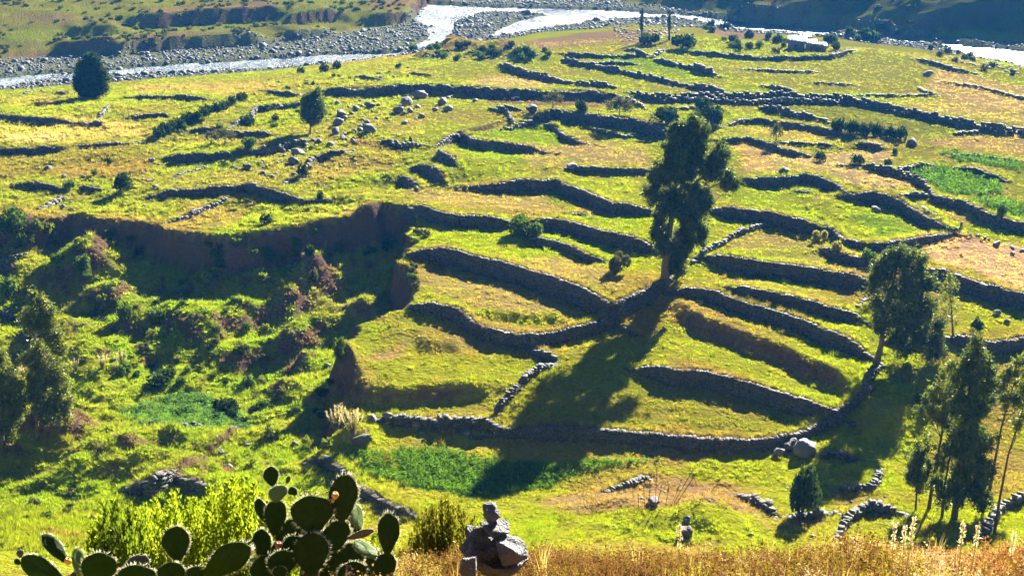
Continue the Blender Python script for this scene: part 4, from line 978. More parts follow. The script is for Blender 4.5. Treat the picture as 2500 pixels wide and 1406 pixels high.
for poly, n, lab, (a, b) in [
    ([(800,250),(1110,240),(1115,290),(960,300),(925,345),(820,350)], 45, 'small grey boulder in the rock field around the big cluster', (8, 20)),
    ([(560,345),(860,315),(860,420),(740,442),(560,432),(420,395)], 66, 'grey boulder strewn in the stony pasture below the slender tree', (8, 22)),
    ([(10,425),(560,440),(700,485),(300,520),(10,505)], 36, 'stone on the lumpy pasture above the ravine', (7, 20)),
    ([(640,205),(900,172),(1000,155),(1000,200),(660,240)], 22, 'stone in the rough pasture beside the river', (6, 15)),
    ([(2250,400),(2480,430),(2480,480),(2440,460)], 8, 'dark stone beside the green crop fields', (7, 13)),
    ([(120,760),(600,720),(660,900),(300,960),(120,900)], 18, 'stone among the ravine mounds', (7, 15)),
    ([(300,1060),(700,1060),(700,1120),(350,1140)], 10, 'stone on the grassy slope below the ravine', (7, 14))]:
    for px, py in rand_in(poly, n):
        w_ = a + (b - a) * random.random() ** 2
        single_out(boulder(px, py, w_, lab), px, py, w_, 'grey boulder', lab.replace('grey ', '').replace('small ', '') + 's')

# ------------------------------------------------------------------ foliage tools
def unit(v): return v / (np.linalg.norm(v, axis=-1, keepdims=True) + 1e-9)

def leaf_mesh(cent, l, w, rs, droop=.0, spread=1.0, jit=.35):
    """diamond leaves at the given centres"""
    n = len(cent)
    d = unit(rs.normal(0, 1, (n, 3)) * (1, 1, .8) + (0, 0, -droop))
    s = unit(np.cross(d, rs.normal(0, 1, (n, 3))))
    ll = l * rs.uniform(1 - jit, 1 + jit, (n, 1)); ww = w * rs.uniform(1 - jit, 1 + jit, (n, 1))
    up = np.cross(d, s) * ll * .12
    v = np.stack([cent - d * ll * .5, cent + s * ww * .5 + up, cent + d * ll * .5, cent - s * ww * .5 + up], 1).reshape(-1, 3)
    f = np.arange(n * 4).reshape(n, 4)
    return v, f

def tube(pts, rad, n=6):
    pts = [np.array(p, float) for p in pts]
    V_, F_ = [], []
    for i, p in enumerate(pts):
        t = unit(pts[min(i + 1, len(pts) - 1)] - pts[max(i - 1, 0)])
        a = unit(np.cross(t, (0.31, .9, .17))); b = np.cross(t, a)
        for k in range(n):
            an = 2 * math.pi * k / n
            V_.append(p + (a * math.cos(an) + b * math.sin(an)) * rad[i])
    for i in range(len(pts) - 1):
        for k in range(n):
            F_.append((i * n + k, i * n + (k + 1) % n, (i + 1) * n + (k + 1) % n, (i + 1) * n + k))
    return np.array(V_), np.array(F_)

def join(parts):
    V_, F_, n = [], [], 0
    for v, f in parts:
        V_.append(v); F_.append(f + n); n += len(v)
    return np.vstack(V_), np.vstack(F_)

def lobes_points(lobes, per, leaves, sig, rs):
    out = []
    for c, rad in lobes:
        vol = rad[0] * rad[1] * rad[2]
        n = max(6, int(per * (vol ** (2 / 3))))
        u = unit(rs.normal(0, 1, (n, 3)) + (0, 0, .15)) * rs.uniform(.45, 1.0, (n, 1)) * (1 + .16 * rs.normal(0, 1, (n, 1)))
        cl = np.array(c) + u * rad
        k = rs.integers(int(leaves * .5), int(leaves * 1.4), n)
        cc = np.repeat(cl, k, 0)
        sz = np.repeat(rs.uniform(.55, 1.25, (n, 1)), k, 0)
        out.append(cc + rs.normal(0, 1, cc.shape) * sig * sz * (.85, .85, 1.1))
    return np.vstack(out)

def tree(name, label, cat, base_px, lobes_px, trunk_px, r0, leafmat, barkmat, leaf=(.42, .13), per=26, leaves=26, sig=.36, droop=.5, seed=1, group=None, depth_r=.85, base=None, grow=.95):
    """lobes_px: (px, py, half width px, half height px, depth offset m); trunk_px: pixels up the stem"""
    rs = np.random.default_rng(seed)
    b = at(*base_px) if base is None else np.array(base)
    depth = b[1] * CP + (CAM[2] - b[2]) * SP
    k = depth / FPX
    root = empty(name, b)
    tag(root, label, cat, group)
    def PV(px, py):
        d = pdir(px, py); return CAM + d * (b[1] / d[1])
    lobes = []
    for (px, py, rw, rh, off) in lobes_px:
        c = PV(px, py) + np.array([0, off, 0]) - b
        lobes.append((c, np.array([rw * k, max(rw, rh * .7) * k * depth_r, rh * k / CP]) * grow))
    tp = [np.array([0, 0, -.3])] + [PV(px, py) - b for px, py in trunk_px]
    for i in range(1, len(tp)): tp[i][1] = .5 * max(0, i / len(tp) - .3) * r0 * 4
    rad = [r0 * 1.25] + [r0 * (1 - .8 * (i + 1) / len(trunk_px)) for i in range(len(trunk_px))]
    parts = [tube(tp, rad, 7)]
    put('trunk', mesh_np('trunk', *parts[0], barkmat, True), root)
    limbs = []
    for c, rd in lobes:
        j = int(np.argmin([np.linalg.norm(c - t) + (3 if t[2] > c[2] - .3 * rd[2] else 0) for t in tp]))
        j = max(1, j)
        st = tp[j]
        m1 = st * .5 + c * .5 + rs.normal(0, .2, 3) + (0, 0, -.2)
        rr = rad[j] * .5
        limbs.append(tube([st, m1, c + (0, 0, rd[2] * .25)], [rr, rr * .6, rr * .25], 5))
        for _ in range(4):
            e = c + unit(rs.normal(0, 1, 3)) * rd * .7
            limbs.append(tube([m1, (m1 + e) / 2 + rs.normal(0, .1, 3), e], [rr * .45, rr * .3, rr * .1], 4))
    put('limbs', mesh_np('limbs', *join(limbs), barkmat, True), root)
    pts = lobes_points(lobes, per, leaves, sig, rs)
    v, f = leaf_mesh(pts, leaf[0], leaf[1], rs, droop)
    put('crown', mesh_np('crown', v, f, leafmat), root)
    return root

# the tall eucalyptus
tree('eucalyptus_tree', 'tall dark eucalyptus in the middle, with a bare trunk and tufted crown', 'tree', (1624, 690),
     [(1665,330,38,34,0),(1702,335,34,38,.5),(1650,375,40,34,-.3),(1700,390,44,40,.6),(1625,415,38,26,-.5),(1756,395,30,40,.4),(1740,420,26,24,0),(1670,430,36,26,.3),(1780,445,26,24,.2),(1612,440,28,24,0),
      (1600,478,30,24,0),(1645,482,38,28,.5),(1700,475,34,28,-.4),(1728,490,24,20,.4),(1640,512,46,16,0),(1695,520,40,24,.4),(1690,555,30,34,.5),(1712,575,14,24,0),(1612,575,25,28,0),(1612,535,20,16,.2),(1672,600,32,40,.6),(1650,640,26,34,.5),(1625,605,20,22,-.5),(1660,665,18,14,.6)],
     [(1624,650),(1632,590),(1640,530),(1662,470),(1680,400),(1688,340)], .55, M['euc'], M['bark'], leaf=(.46, .14), per=15, leaves=120, sig=.33, seed=3, grow=.92)
# leaning eucalyptus on the right
tree('eucalyptus_tree', 'broad eucalyptus with a pale slanting trunk at the right, below the pink field', 'tree', (2140, 885),
     [(2200,625,34,30,0),(2170,650,36,34,.5),(2230,650,32,36,-.5),(2150,690,26,36,.5),(2245,695,34,40,.3),(2195,700,40,40,-.6),(2265,690,18,28,0),(2140,735,20,24,0),(2180,755,38,32,.5),(2235,760,36,36,-.4),(2260,785,26,36,.6),(2150,790,28,22,0),(2205,800,40,30,.4),(2250,830,34,28,0),(2285,840,20,26,.5),(2190,830,24,20,-.5),(2220,860,30,14,.4),(2275,870,22,14,.2),(2292,800,16,22,.3),(2298,860,14,20,.4),(2270,740,18,24,.2)],
     [(2152,840),(2158,790),(2170,730),(2188,670),(2200,625)], .34, M['euc'], M['bark'], leaf=(.42, .13), per=12, leaves=80, sig=.34, seed=5, grow=.98)
tree('eucalyptus_tree', 'thin young eucalyptus right of the broad eucalyptus', 'tree', (2328, 822),
     [(2318,680,13,22,0),(2310,705,20,22,0),(2338,700,14,14,.2),(2305,735,20,18,0),(2325,730,14,16,-.2),(2330,755,14,16,0),(2300,765,18,16,.2),(2335,785,10,14,0),(2305,790,12,12,0)],
     [(2325,780),(2322,730),(2318,670)], .12, M['euc_light'], M['bark'], leaf=(.34, .11), per=20, leaves=14, sig=.28, seed=6)
# near eucalyptus group, bottom right: each trunk its own tree
tree('eucalyptus_tree', 'tallest dense eucalyptus of the near group at bottom right', 'tree', (2330, 1265),
     [(2382,850,20,20,0),(2378,885,30,26,0),(2350,915,26,24,.4),(2400,920,28,28,-.3),(2375,950,38,34,.2),(2345,985,26,28,-.3),(2398,985,28,34,.4),(2370,1030,36,38,0),(2390,1075,30,34,.3),(2350,1085,30,34,-.3),(2375,1130,36,34,.3),(2345,1160,26,26,0),(2400,1160,26,30,.2),(2370,1200,36,28,0),(2330,1215,26,24,.2),(2395,1215,24,20,-.2)],
     [(2338,1200),(2350,1120),(2362,1020),(2374,920),(2382,850)], .26, M['euc'], M['bark_dark'], leaf=(.34, .10), per=17, leaves=95, sig=.25, seed=8, grow=1.22, group='eucalyptus group at bottom right')
tree('eucalyptus_tree', 'slim eucalyptus left of the tallest in the near group at bottom right', 'tree', (2268, 1240),
     [(2318,915,18,16,0),(2300,960,22,20,0),(2275,985,18,16,.2),(2320,985,20,18,-.2),(2290,1010,24,14,.2),(2310,1030,18,14,0),(2262,1005,12,10,0)],
     [(2280,1160),(2298,1070),(2308,1000),(2318,910)], .15, M['euc_light'], M['bark_dark'], leaf=(.32, .10), per=20, leaves=70, sig=.22, seed=9, grow=1.32, group='eucalyptus group at bottom right')
tree('eucalyptus_tree', 'low bushy eucalyptus at the left of the near group at bottom right', 'tree', (2236, 1246),
     [(2255,1090,18,22,0),(2240,1125,22,22,0),(2265,1150,18,22,.2),(2230,1165,20,20,-.1),(2252,1185,18,14,.2),(2225,1140,10,12,0)],
     [(2238,1200),(2242,1160),(2250,1100)], .09, M['euc'], M['bark_dark'], leaf=(.30, .10), per=20, leaves=70, sig=.22, seed=10, grow=1.32, group='eucalyptus group at bottom right')
tree('eucalyptus_tree', 'short eucalyptus leaning right in the middle of the near group at bottom right', 'tree', (2300, 1262),
     [(2330,1060,14,20,0),(2320,1100,16,18,.1),(2300,1130,14,18,0),(2290,1180,16,16,0),(2310,1200,14,14,.2)],
     [(2308,1180),(2320,1110),(2330,1050)], .12, M['euc'], M['bark_dark'], leaf=(.30, .10), per=60, leaves=26, sig=.2, seed=12, grow=1.32, group='eucalyptus group at bottom right')
tree('eucalyptus_tree', 'slanting bare-stemmed eucalyptus second from the right edge', 'tree', (2415, 1200),
     [(2495,890,18,18,0),(2470,920,20,20,0),(2452,940,16,16,.2),(2490,950,18,22,.2),(2465,980,18,18,0),(2500,985,16,18,0),(2440,965,12,10,0)],
     [(2432,1110),(2446,1040),(2462,980),(2490,900)], .13, M['euc_light'], M['bark_dark'], leaf=(.32, .10), per=20, leaves=70, sig=.22, seed=11, grow=1.32, group='eucalyptus group at bottom right')
tree('eucalyptus_tree', 'slanting bare-stemmed eucalyptus at the very right edge', 'tree', (2428, 1300),
     [(2510,960,18,24,0),(2525,920,20,24,0),(2500,1010,14,16,.2),(2530,1000,18,26,0),(2485,1040,8,10,0)],
     [(2442,1210),(2462,1110),(2485,1040),(2520,930)], .12, M['euc_light'], M['bark_dark'], leaf=(.32, .10), per=20, leaves=70, sig=.22, seed=13, grow=1.32, group='eucalyptus group at bottom right')
# left eucalyptus pair
tree('eucalyptus_tree', 'slender yellow-green eucalyptus at the left, over the plume bank', 'tree', (90, 1072),
     [(92,740,18,20,0),(85,775,24,22,0),(112,765,16,20,.2),(78,800,16,16,-.2),(120,800,22,22,.2),(130,835,20,18,0),(140,858,16,12,0),(95,850,16,14,0),(90,880,26,22,.2),(125,905,24,22,0),(100,925,28,22,.3),(145,930,18,26,0),(75,940,18,18,-.2),(110,965,28,22,0),(148,975,18,26,.2),(120,1005,30,20,0),(155,1010,14,20,0)],
     [(90,1000),(88,920),(84,840),(86,780),(92,735)], .17, M['euc_light'], M['bark'], leaf=(.34, .11), per=20, leaves=70, sig=.24, seed=21, grow=1.32, group='eucalyptus pair at the left')
tree('eucalyptus_tree', 'dense eucalyptus cut by the left edge of the picture', 'tree', (6, 1090),
     [(0,890,20,26,0),(12,930,26,26,0),(35,940,16,18,.2),(0,975,28,28,0),(40,975,18,20,0),(20,1010,30,24,.3),(45,1005,14,16,0),(-25,940,24,34,0),(-20,1020,26,28,0),(15,1045,22,14,0)],
     [(5,1020),(3,960),(0,890)], .16, M['euc_light'], M['bark'], leaf=(.34, .11), per=20, leaves=70, sig=.24, seed=22, grow=1.32, group='eucalyptus pair at the left')
# far trees
tree('conifer_tree', 'lone dark conifer by the river at upper left', 'tree', (218, 240),
     [(222,150,22,18,0),(210,165,28,18,.4),(232,170,26,20,-.4),(200,190,24,22,.5),(225,190,34,22,0),(246,190,18,24,.4),(205,212,28,20,0),(238,212,28,20,.5),(220,228,34,14,0),(190,205,14,20,0)],
     [(218,220),(220,180),(222,145)], .35, M['dark'], M['bark_dark'], leaf=(.85, .16), per=26, leaves=26, sig=.42, droop=.1, seed=31, grow=.85)
tree('pasture_tree', 'slender light-trunked tree standing in the rocky pasture', 'tree', (757, 330),
     [(768,228,18,16,0),(775,250,20,20,.3),(752,245,18,18,-.3),(760,270,24,18,0),(780,275,16,18,.3),(748,285,16,14,0),(768,295,22,10,.2),(745,262,14,14,0)],
     [(758,310),(761,290),(768,235)], .2, M['euc'], M['bark'], leaf=(.5, .16), per=30, leaves=22, sig=.32, seed=33)
for i, (bx_, by_, w_, h_, lab) in enumerate([(515, 354, 32, 34, 'left one of two small grey-green trees in the stony pasture'), (549, 352, 46, 38, 'right one of two small grey-green trees in the stony pasture'),
        (1895, 347, 32, 44, 'small pale round tree among the straw plots'), (1350, 268, 46, 42, 'open-crowned olive-like tree on the edge of the brown field'), (1512, 288, 74, 46, 'wide olive-like tree beside the lane corner')]):
    tree('small_tree', lab, 'tree', (bx_, by_), [(bx_ - w_ * .22, by_ - h_ * .62, w_ * .3, h_ * .26, 0), (bx_ + w_ * .2, by_ - h_ * .68, w_ * .3, h_ * .26, .3), (bx_, by_ - h_ * .8, w_ * .28, h_ * .2, 0), (bx_ + w_ * .33, by_ - h_ * .5, w_ * .16, h_ * .18, 0)],
         [(bx_, by_ - h_ * .3), (bx_ + 1, by_ - h_ * .6)], .14, M['bush_olive'], M['bark_dark'], leaf=(.42, .16), per=20, leaves=16, sig=.3, seed=40 + i)
for i, (bx_, by_, h_, lab) in enumerate([(1567, 104, 84, 'thin bare poplar left of the other poplar, far river bank'), (1634, 98, 74, 'thin dark poplar right of the other poplar, far river bank')]):
    tree('poplar_tree', lab, 'tree', (bx_, by_), [(bx_ + random.uniform(-2, 2), by_ - h_ * (.35 + .07 * j), 5 - .2 * j, h_ * .06, 0) for j in range(9)],
         [(bx_, by_ - h_ * .4), (bx_ + 2, by_ - h_ * .7), (bx_ + 4, by_ - h_)], .3, M['dark'], M['bark_dark'], leaf=(.5, .18), per=10 + 8 * i, leaves=10, sig=.25, seed=50 + i)

# ------------------------------------------------------------------ bushes
def bush_mesh(seed, mat, n=420, size=.26, width=.15, spiky=False):
    rs = np.random.default_rng(seed)
    k = rs.integers(5, 9)
    pts = []
    for _ in range(k):
        c = np.array([rs.uniform(-.55, .55), rs.uniform(-.55, .55), rs.uniform(.25, .62)])
        r_ = rs.uniform(.30, .5)
        u = unit(rs.normal(0, 1, (n // k, 3))) * (rs.uniform(.3, 1, (n // k, 1)) ** .5) * r_
        pts.append(c + u * (1, 1, .85))
    pts = np.vstack(pts); pts[:, 2] = np.abs(pts[:, 2])
    v, f = leaf_mesh(pts, size, width, rs, droop=-.6 if spiky else .1)
    st = []
    for _ in range(5):
        e = np.array([rs.uniform(-.5, .5), rs.uniform(-.5, .5), rs.uniform(.4, .8)])
        st.append(tube([(0, 0, -.1), e * .5 + (0, 0, .05), e], [.05, .035, .01], 4))
    return mesh_np('foliage', v, f, mat), mesh_np('stems', *join(st), M['bark_dark'], True)
BUSH = {}
for mk in ('bush', 'dark', 'bush_lime', 'bush_olive', 'bush_straw'):
    BUSH[mk] = [bush_mesh(300 + 10 * i + len(mk), M[mk]) for i in range(3)]
    BUSH[mk + '_big'] = [bush_mesh(360 + 10 * i + len(mk), M[mk], 1500, .15, .08) for i in range(2)]

def bush(px, py, wpx, hpx, mk, label, group=None, big=False, name='bush', cat='bush'):
    c = at(px, py)
    depth = c[1] * CP + (CAM[2] - c[2]) * SP
    sx = wpx * depth / FPX / 2; sz = hpx * depth / FPX / CP
    fo, st = random.choice(BUSH[mk + ('_big' if big else '')])
    root = empty(name, (c[0], c[1], c[2] - .05)); root.rotation_euler = (0, 0, random.uniform(0, 6.28))
    tag(root, label, cat, group)
    put('foliage', fo, root, (0, 0, 0), (0, 0, 0), (sx, sx, sz)); put('stems', st, root, (0, 0, 0), (0, 0, 0), (sx, sx, sz))
    return root

for a in [(1283,580,96,62,'bush','round leafy shrub on the terrace wall at the ravine head'), (1508,664,74,62,'bush_olive','feathery grey-green shrub left of the tall eucalyptus trunk'),
          (1957,1260,100,140,'dark','dark oval shrub standing on the near stone wall'), (555,1008,86,58,'dark','dark round bush beside the blue-green crop patch'), (205,668,56,52,'bush','shadowed leafy bush on the tallest ravine mound'),
          (1630,305,84,46,'dark','wide dark tree-like bush just left of the tall eucalyptus top'), (1740,308,76,54,'dark','wide dark tree-like bush just right of the tall eucalyptus top'), (1712,276,52,40,'dark','dark bush behind the tall eucalyptus top'),
          (32,575,96,70,'bush','big tangled bush at the left end of the ravine scarp'), (300,466,60,46,'dark','dark bush in the lower far-left pasture'), (612,362,54,30,'bush','leafy bush on the shadowed wall of the stony pasture'),
          (2215,935,60,56,'bush_lime','lime bush glowing in the shade below the broad eucalyptus'), (2255,985,60,44,'bush','green bush in the shade behind the near eucalyptus group'), (832,880,44,66,'bush','shrub on the ravine rim beside the oval field')]:
    bush(*a, big=True)
for a in [(1416,276,44,38,'dark','dark bush between the two olive-like trees'), (605,308,58,30,'dark','dark bush heap at the lower end of the bent wall'), (1003,350,10,20,'dark','little dark bush on the thin curved wall'),
          (2002,394,30,28,'dark','dark bush at the end of the wall over the straw plots'), (2094,402,34,28,'dark','larger dark bush alone on the pale straw plot'), (2184,378,17,18,'dark','smaller dark bush alone on the pale straw plot'), (2165,405,24,20,'dark','dark bush beside the green crop wall'),
          (2445,523,30,24,'dark','dark round bush on the lower green crop field'), (2388,806,36,34,'dark','dark bush with a star-shaped shadow on the bright meadow'),
          (2000,588,46,36,'bush_straw','upper of two straw-coloured bushes'), (2044,618,52,38,'bush_straw','lower of two straw-coloured bushes'), (2122,640,44,34,'bush','green bush behind the broad eucalyptus top'),
          (645,692,44,34,'bush_lime','spiky lime bush in front of the ravine scarp'), (200,606,54,28,'bush_lime','sunlit lime bush against the ravine scarp shadow'), (138,646,38,32,'bush','round bush at the end of the low ravine wall'),
          (660,1070,44,40,'bush_lime','lime bush left of the plumed grass'), (750,1086,28,24,'bush_lime','left lime tuft in the ravine mouth shadow'), (800,1094,38,30,'bush_lime','right lime tuft in the ravine mouth shadow'),
          (825,168,26,20,'dark','dark bush by the river, right of a pair'), (795,176,30,24,'dark','dark bush by the river, left of a pair'), (735,180,22,18,'dark','little dark bush in the riverside pasture'),
          (1662,120,72,36,'dark','large dark bush at the foot of the right poplar'), (1590,110,62,28,'dark','dark bush at the foot of the left poplar'), (1830,94,26,20,'dark','round dark bush on the brown bank by the river'),
          (740,432,30,36,'dark','dark bush at the lower end of the rocky pasture'), (783,492,22,26,'dark','small dark bush on the bright slope above the ravine'), (650,545,34,26,'dark','dark tuft on the ravine rim'), (267,402,14,20,'dark','tiny dark bush in the olive pasture'), (230,430,20,18,'bush','small green bush in the olive pasture'), (172,462,34,24,'bush','green bush on the short dark wall'),
          (510,690,60,32,'bush_lime','lime bush at the shadow edge of the ravine'), (540,650,40,22,'bush','bush in the deep shade of the ravine scarp'), (310,790,44,60,'bush','leafy bush on the ravine floor beneath the bare patch'), (390,790,50,44,'bush','bush on the sunlit ravine floor, centre'), (370,830,34,28,'bush_lime','round lime bush on the ravine floor'), (30,720,60,54,'bush','green bush by the left edge of the ravine'),
          (480,780,40,24,'bush_olive','grey tuft on the ravine floor near the gully'), (355,855,34,22,'bush_olive','pale tussock on the ravine floor'), (595,862,36,30,'bush_olive','brownish tussock on the ravine mound'), (640,940,30,26,'bush_lime','lime tussock at the gully edge'), (300,915,36,34,'bush','curled bush below the shaded plume bank'), (400,940,90,44,'dark','dark shrub mass above the blue-green crop'), (770,690,30,40,'bush_olive','dry shrub on the pinnacle in the ravine'),
          (2060,1275,30,34,'bush_olive','dry thistle bush by the looping pale wall'), (1035,1140,0.1,0.1,'bush','')][:-1]:
    bush(*a)
def bushes(poly, n, mks, label, ws, hs):
    for px, py in rand_in(poly, n):
        w_ = random.uniform(*ws); mk = random.choice(mks)
        single_out(bush(px, py, w_, w_ * random.uniform(*hs), mk, label), px, py, w_, {'bush': 'green bush', 'dark': 'dark bush', 'bush_lime': 'lime bush', 'bush_olive': 'greyish bush', 'bush_straw': 'straw bush'}[mk], 'bushes ' + label.split(' ', 1)[1])
ORD = 'first second third fourth fifth sixth seventh eighth ninth tenth eleventh twelfth thirteenth fourteenth fifteenth sixteenth seventeenth'.split()
for t in np.linspace(0, 1, 17):
    px = 386 + (594 - 386) * t + random.uniform(-4, 4); py = 336 + (246 - 336) * t + random.uniform(-3, 3)
    bush(px, py, 38 - 12 * t, 30 - 8 * t, 'dark', '%s round bush of the row slanting across the far-left fields, from its near end' % ORD[int(round(t * 16))], 'bush row of the far-left fields')
for t in np.linspace(0, 1, 11):
    bush(2035 + 162 * t, 322 + 18 * t, random.uniform(26, 36), random.uniform(26, 38), 'dark', '%s bush from the left in the dark hedge at the slanting wall' % ORD[int(round(t * 10))], 'dark hedge')
bushes([(1690,100),(1780,92),(1900,95),(2050,105),(2070,125),(1950,134),(1800,126)], 32, ['dark', 'bush', 'bush_olive'], 'bush crowding round the metal-roofed huts', (16, 30), (.6, .9))
bushes([(2070,80),(2130,70),(2200,78),(2210,100),(2130,105),(2080,98)], 14, ['dark', 'bush', 'bush_olive'], 'bush on the promontory above the right-hand river', (16, 28), (.7, 1.0))
bushes([(1000,128),(1100,112),(1240,112),(1350,128),(1330,148),(1100,150)], 30, ['dark', 'dark', 'bush'], 'bush covering the shaggy green knoll', (16, 30), (.5, .8))
bushes([(1680,55),(1760,62),(1830,80),(1700,90)], 9, ['dark', 'bush_olive'], 'bush on the brown bank right of the poplars', (12, 22), (.6, .9))
bushes([(2210,110),(2330,130),(2480,170),(2480,190),(2300,150)], 12, ['dark', 'bush_olive'], 'bush along the right-hand river bend', (12, 24), (.6, .9))
bushes([(10,530),(60,548),(120,560),(150,600),(60,615),(10,600)], 9, ['bush', 'dark', 'bush_lime'], 'bush on the crumbling left end of the scarp', (26, 48), (.5, .8))
bushes([(200,545),(420,575),(600,590),(800,560),(950,540),(960,620),(760,640),(560,640),(300,620)], 22, ['bush', 'dark'], 'bush growing on the shaded ravine scarp', (20, 40), (.5, .8))
bushes([(450,640),(620,690),(700,860),(560,900),(380,880),(200,850),(220,740),(400,720)], 30, ['bush', 'bush_lime', 'bush', 'bush_olive'], 'bush among the sunlit ravine mounds', (16, 34), (.5, .9))
bushes([(300,890),(540,900),(700,980),(690,1050),(560,1040),(520,960),(300,960)], 18, ['bush', 'bush_lime', 'dark'], 'bush on the lower ravine floor', (18, 40), (.5, .8))
bushes([(760,900),(840,880),(830,1010),(760,1060),(720,1000)], 8, ['dark', 'bush'], 'bush in the shade of the ravine mouth', (20, 36), (.5, .8))
bushes([(400,290),(700,240),(760,300),(560,330),(420,330)], 14, ['bush', 'dark'], 'bush scattered in the walled upper pasture', (12, 24), (.5, .8))
bushes([(620,215),(900,165),(1000,150),(960,190),(640,230)], 10, ['dark', 'bush'], 'bush scattered in the riverside pasture', (10, 20), (.5, .8))
bushes([(-10,1240),(150,1130),(260,1180),(240,1330),(-10,1395)], 18, ['bush_olive', 'bush', 'bush_lime'], 'bush on the bottom-left slope', (16, 44), (.4, .7))
bushes([(1640,270),(1660,180),(2000,150),(2200,200)], 1, ['dark'], 'single tiny bush in the far meadow', (8, 12), (.6, .8))
bushes([(1000,560),(1040,540),(1045,600),(1010,610),(1020,720),(1000,740),(985,650)], 9, ['bush', 'bush_olive'], 'bush on the ravine rim beside the terraces', (16, 30), (.5, .9))

# ------------------------------------------------------------------ plumed grass clumps
def blade_fan(n, l, w, rs, lean=.5):
    V_, F_ = [], []
    for i in range(n):
        a = rs.uniform(0, 6.28); d = np.array([math.cos(a), math.sin(a), 0]); s = np.array([-d[1], d[0], 0])
        ll = l * rs.uniform(.6, 1.1); k = lean * rs.uniform(.2, 1)
        p0 = d * .06 * l; p1 = p0 + d * ll * k * .35 + (0, 0, ll * .62); p2 = p0 + d * ll * k * 1.0 + (0, 0, ll * (1 - .5 * k))
        b = len(V_)
        V_ += [p0 - s * w, p0 + s * w, p1 - s * w * .8, p1 + s * w * .8, p2, p2 + s * w * .1]
        F_ += [(b, b + 1, b + 3, b + 2), (b + 2, b + 3, b + 5, b + 4)]
    return np.array(V_), np.array(F_)
rs = np.random.default_rng(5)
FAN = [mesh_np('blades', *blade_fan(90, 1.0, .014, np.random.default_rng(70 + i), .7), M['bush_olive']) for i in range(2)]
def plume_mesh(seed):
    r2 = np.random.default_rng(seed)
    st = tube([(0, 0, 0), (0, 0, .6), (.02, 0, 1.0)], [.008, .006, .003], 4)
    pts = np.stack([r2.normal(0, .011, 60), r2.normal(0, .011, 60), r2.uniform(.62, 1.0, 60)], 1)
    lf = leaf_mesh(pts, .075, .012, r2, -1.8)
    return mesh_np('plume', *join([st, lf]), M['plume'])
PLUME = [plume_mesh(80 + i) for i in range(3)]
def pampas(px, py, hpx, n, label):
    c = at(px, py); depth = c[1] * CP + (CAM[2] - c[2]) * SP
    H = hpx * depth / FPX / CP
    root = empty('pampas_grass', c); tag(root, label, 'pampas grass', 'plumed grass clumps in the ravine')
    put('blades', random.choice(FAN), root, (0, 0, 0), (0, 0, random.uniform(0, 6)), (H * .8,) * 3)
    for i in range(n):
        a = random.uniform(0, 6.28); t = random.uniform(.05, .42)
        put('plume', PLUME[i % 3], root, (math.cos(a) * .08 * H, math.sin(a) * .08 * H, 0), (-math.sin(a) * -t * -1, math.cos(a) * t, 0), (H * 1.3, H * 1.3, H * random.uniform(.8, 1.15)))
for a in [(822,1050,52,22,'fan of pale plumes in the ravine mouth, left of two'), (862,1062,62,20,'leaning clump of pale plumes in the ravine mouth, right of two'), (60,922,34,14,'clump of white plumes behind the slender left eucalyptus'),
          (186,905,30,6,'sparse plumes at the left of the shaded bank'), (250,900,36,12,'plumes in the middle of the shaded bank'), (298,893,36,10,'plumes at the right of the shaded bank'), (165,918,24,7,'low white plumes right of the slender left eucalyptus'), (283,905,22,9,'small plumes low on the shaded bank')]:
    pampas(*a)

# ------------------------------------------------------------------ huts by the river
def bx(x0, x1, y0, y1, z0, z1):
    v = np.array([(x, y, z) for x in (x0, x1) for y in (y0, y1) for z in (z0, z1)], float)
    f = np.array([(0, 1, 3, 2), (4, 6, 7, 5), (0, 4, 5, 1), (2, 3, 7, 6), (0, 2, 6, 4), (1, 5, 7, 3)])
    return v, f
def hut(px, py, wpx, dpt, hh, yaw, label):
    c = at(px, py); depth = c[1] * CP + (CAM[2] - c[2]) * SP
    w = wpx * depth / FPX / 2
    root = empty('hut', c); root.rotation_euler = (0, 0, yaw); tag(root, label, 'hut', 'metal-roofed huts by the river')
    put('wall', mesh_np('wall', *bx(-w, w, -dpt / 2, dpt / 2, -.4, hh), M['adobe']), root)
    put('door', mesh_np('door', *bx(-w * .2, w * .1, -dpt / 2 - .06, -dpt / 2 + .02, 0, hh * .8), M['bark_dark']), root)
    rv, rf = bx(-w - .3, w + .3, -dpt / 2 - .4, dpt / 2 + .4, 0, .08)
    rv[:, 2] += hh + .02 + (rv[:, 1] + dpt / 2) * .22
    rf_o = put('roof', mesh_np('roof', rv, rf, M['roof']), root)
    for i in range(5):
        xx = -w + 2 * w * (i + .5) / 5
        sv, sf = bx(xx - .05, xx + .05, -dpt / 2 - .4, dpt / 2 + .4, .082, .13); sv[:, 2] += hh + .02 + (sv[:, 1] + dpt / 2) * .22
        put('roof_seam', mesh_np('roof_seam', sv, sf, M['roof']), rf_o)
hut(1944, 121, 40, 4.6, 1.9, -.25, 'largest metal-roofed hut behind the enclosure wall')
hut(1979, 123, 24, 3.4, 1.5, -.15, 'middle metal-roofed hut behind the enclosure wall')
hut(2007, 125, 16, 2.4, 1.2, -.1, 'smallest metal-roofed hut, rightmost behind the enclosure wall')
hut(1970, 104, 14, 2.4, 1.4, -.1, 'small pale-roofed hut higher up behind the others')

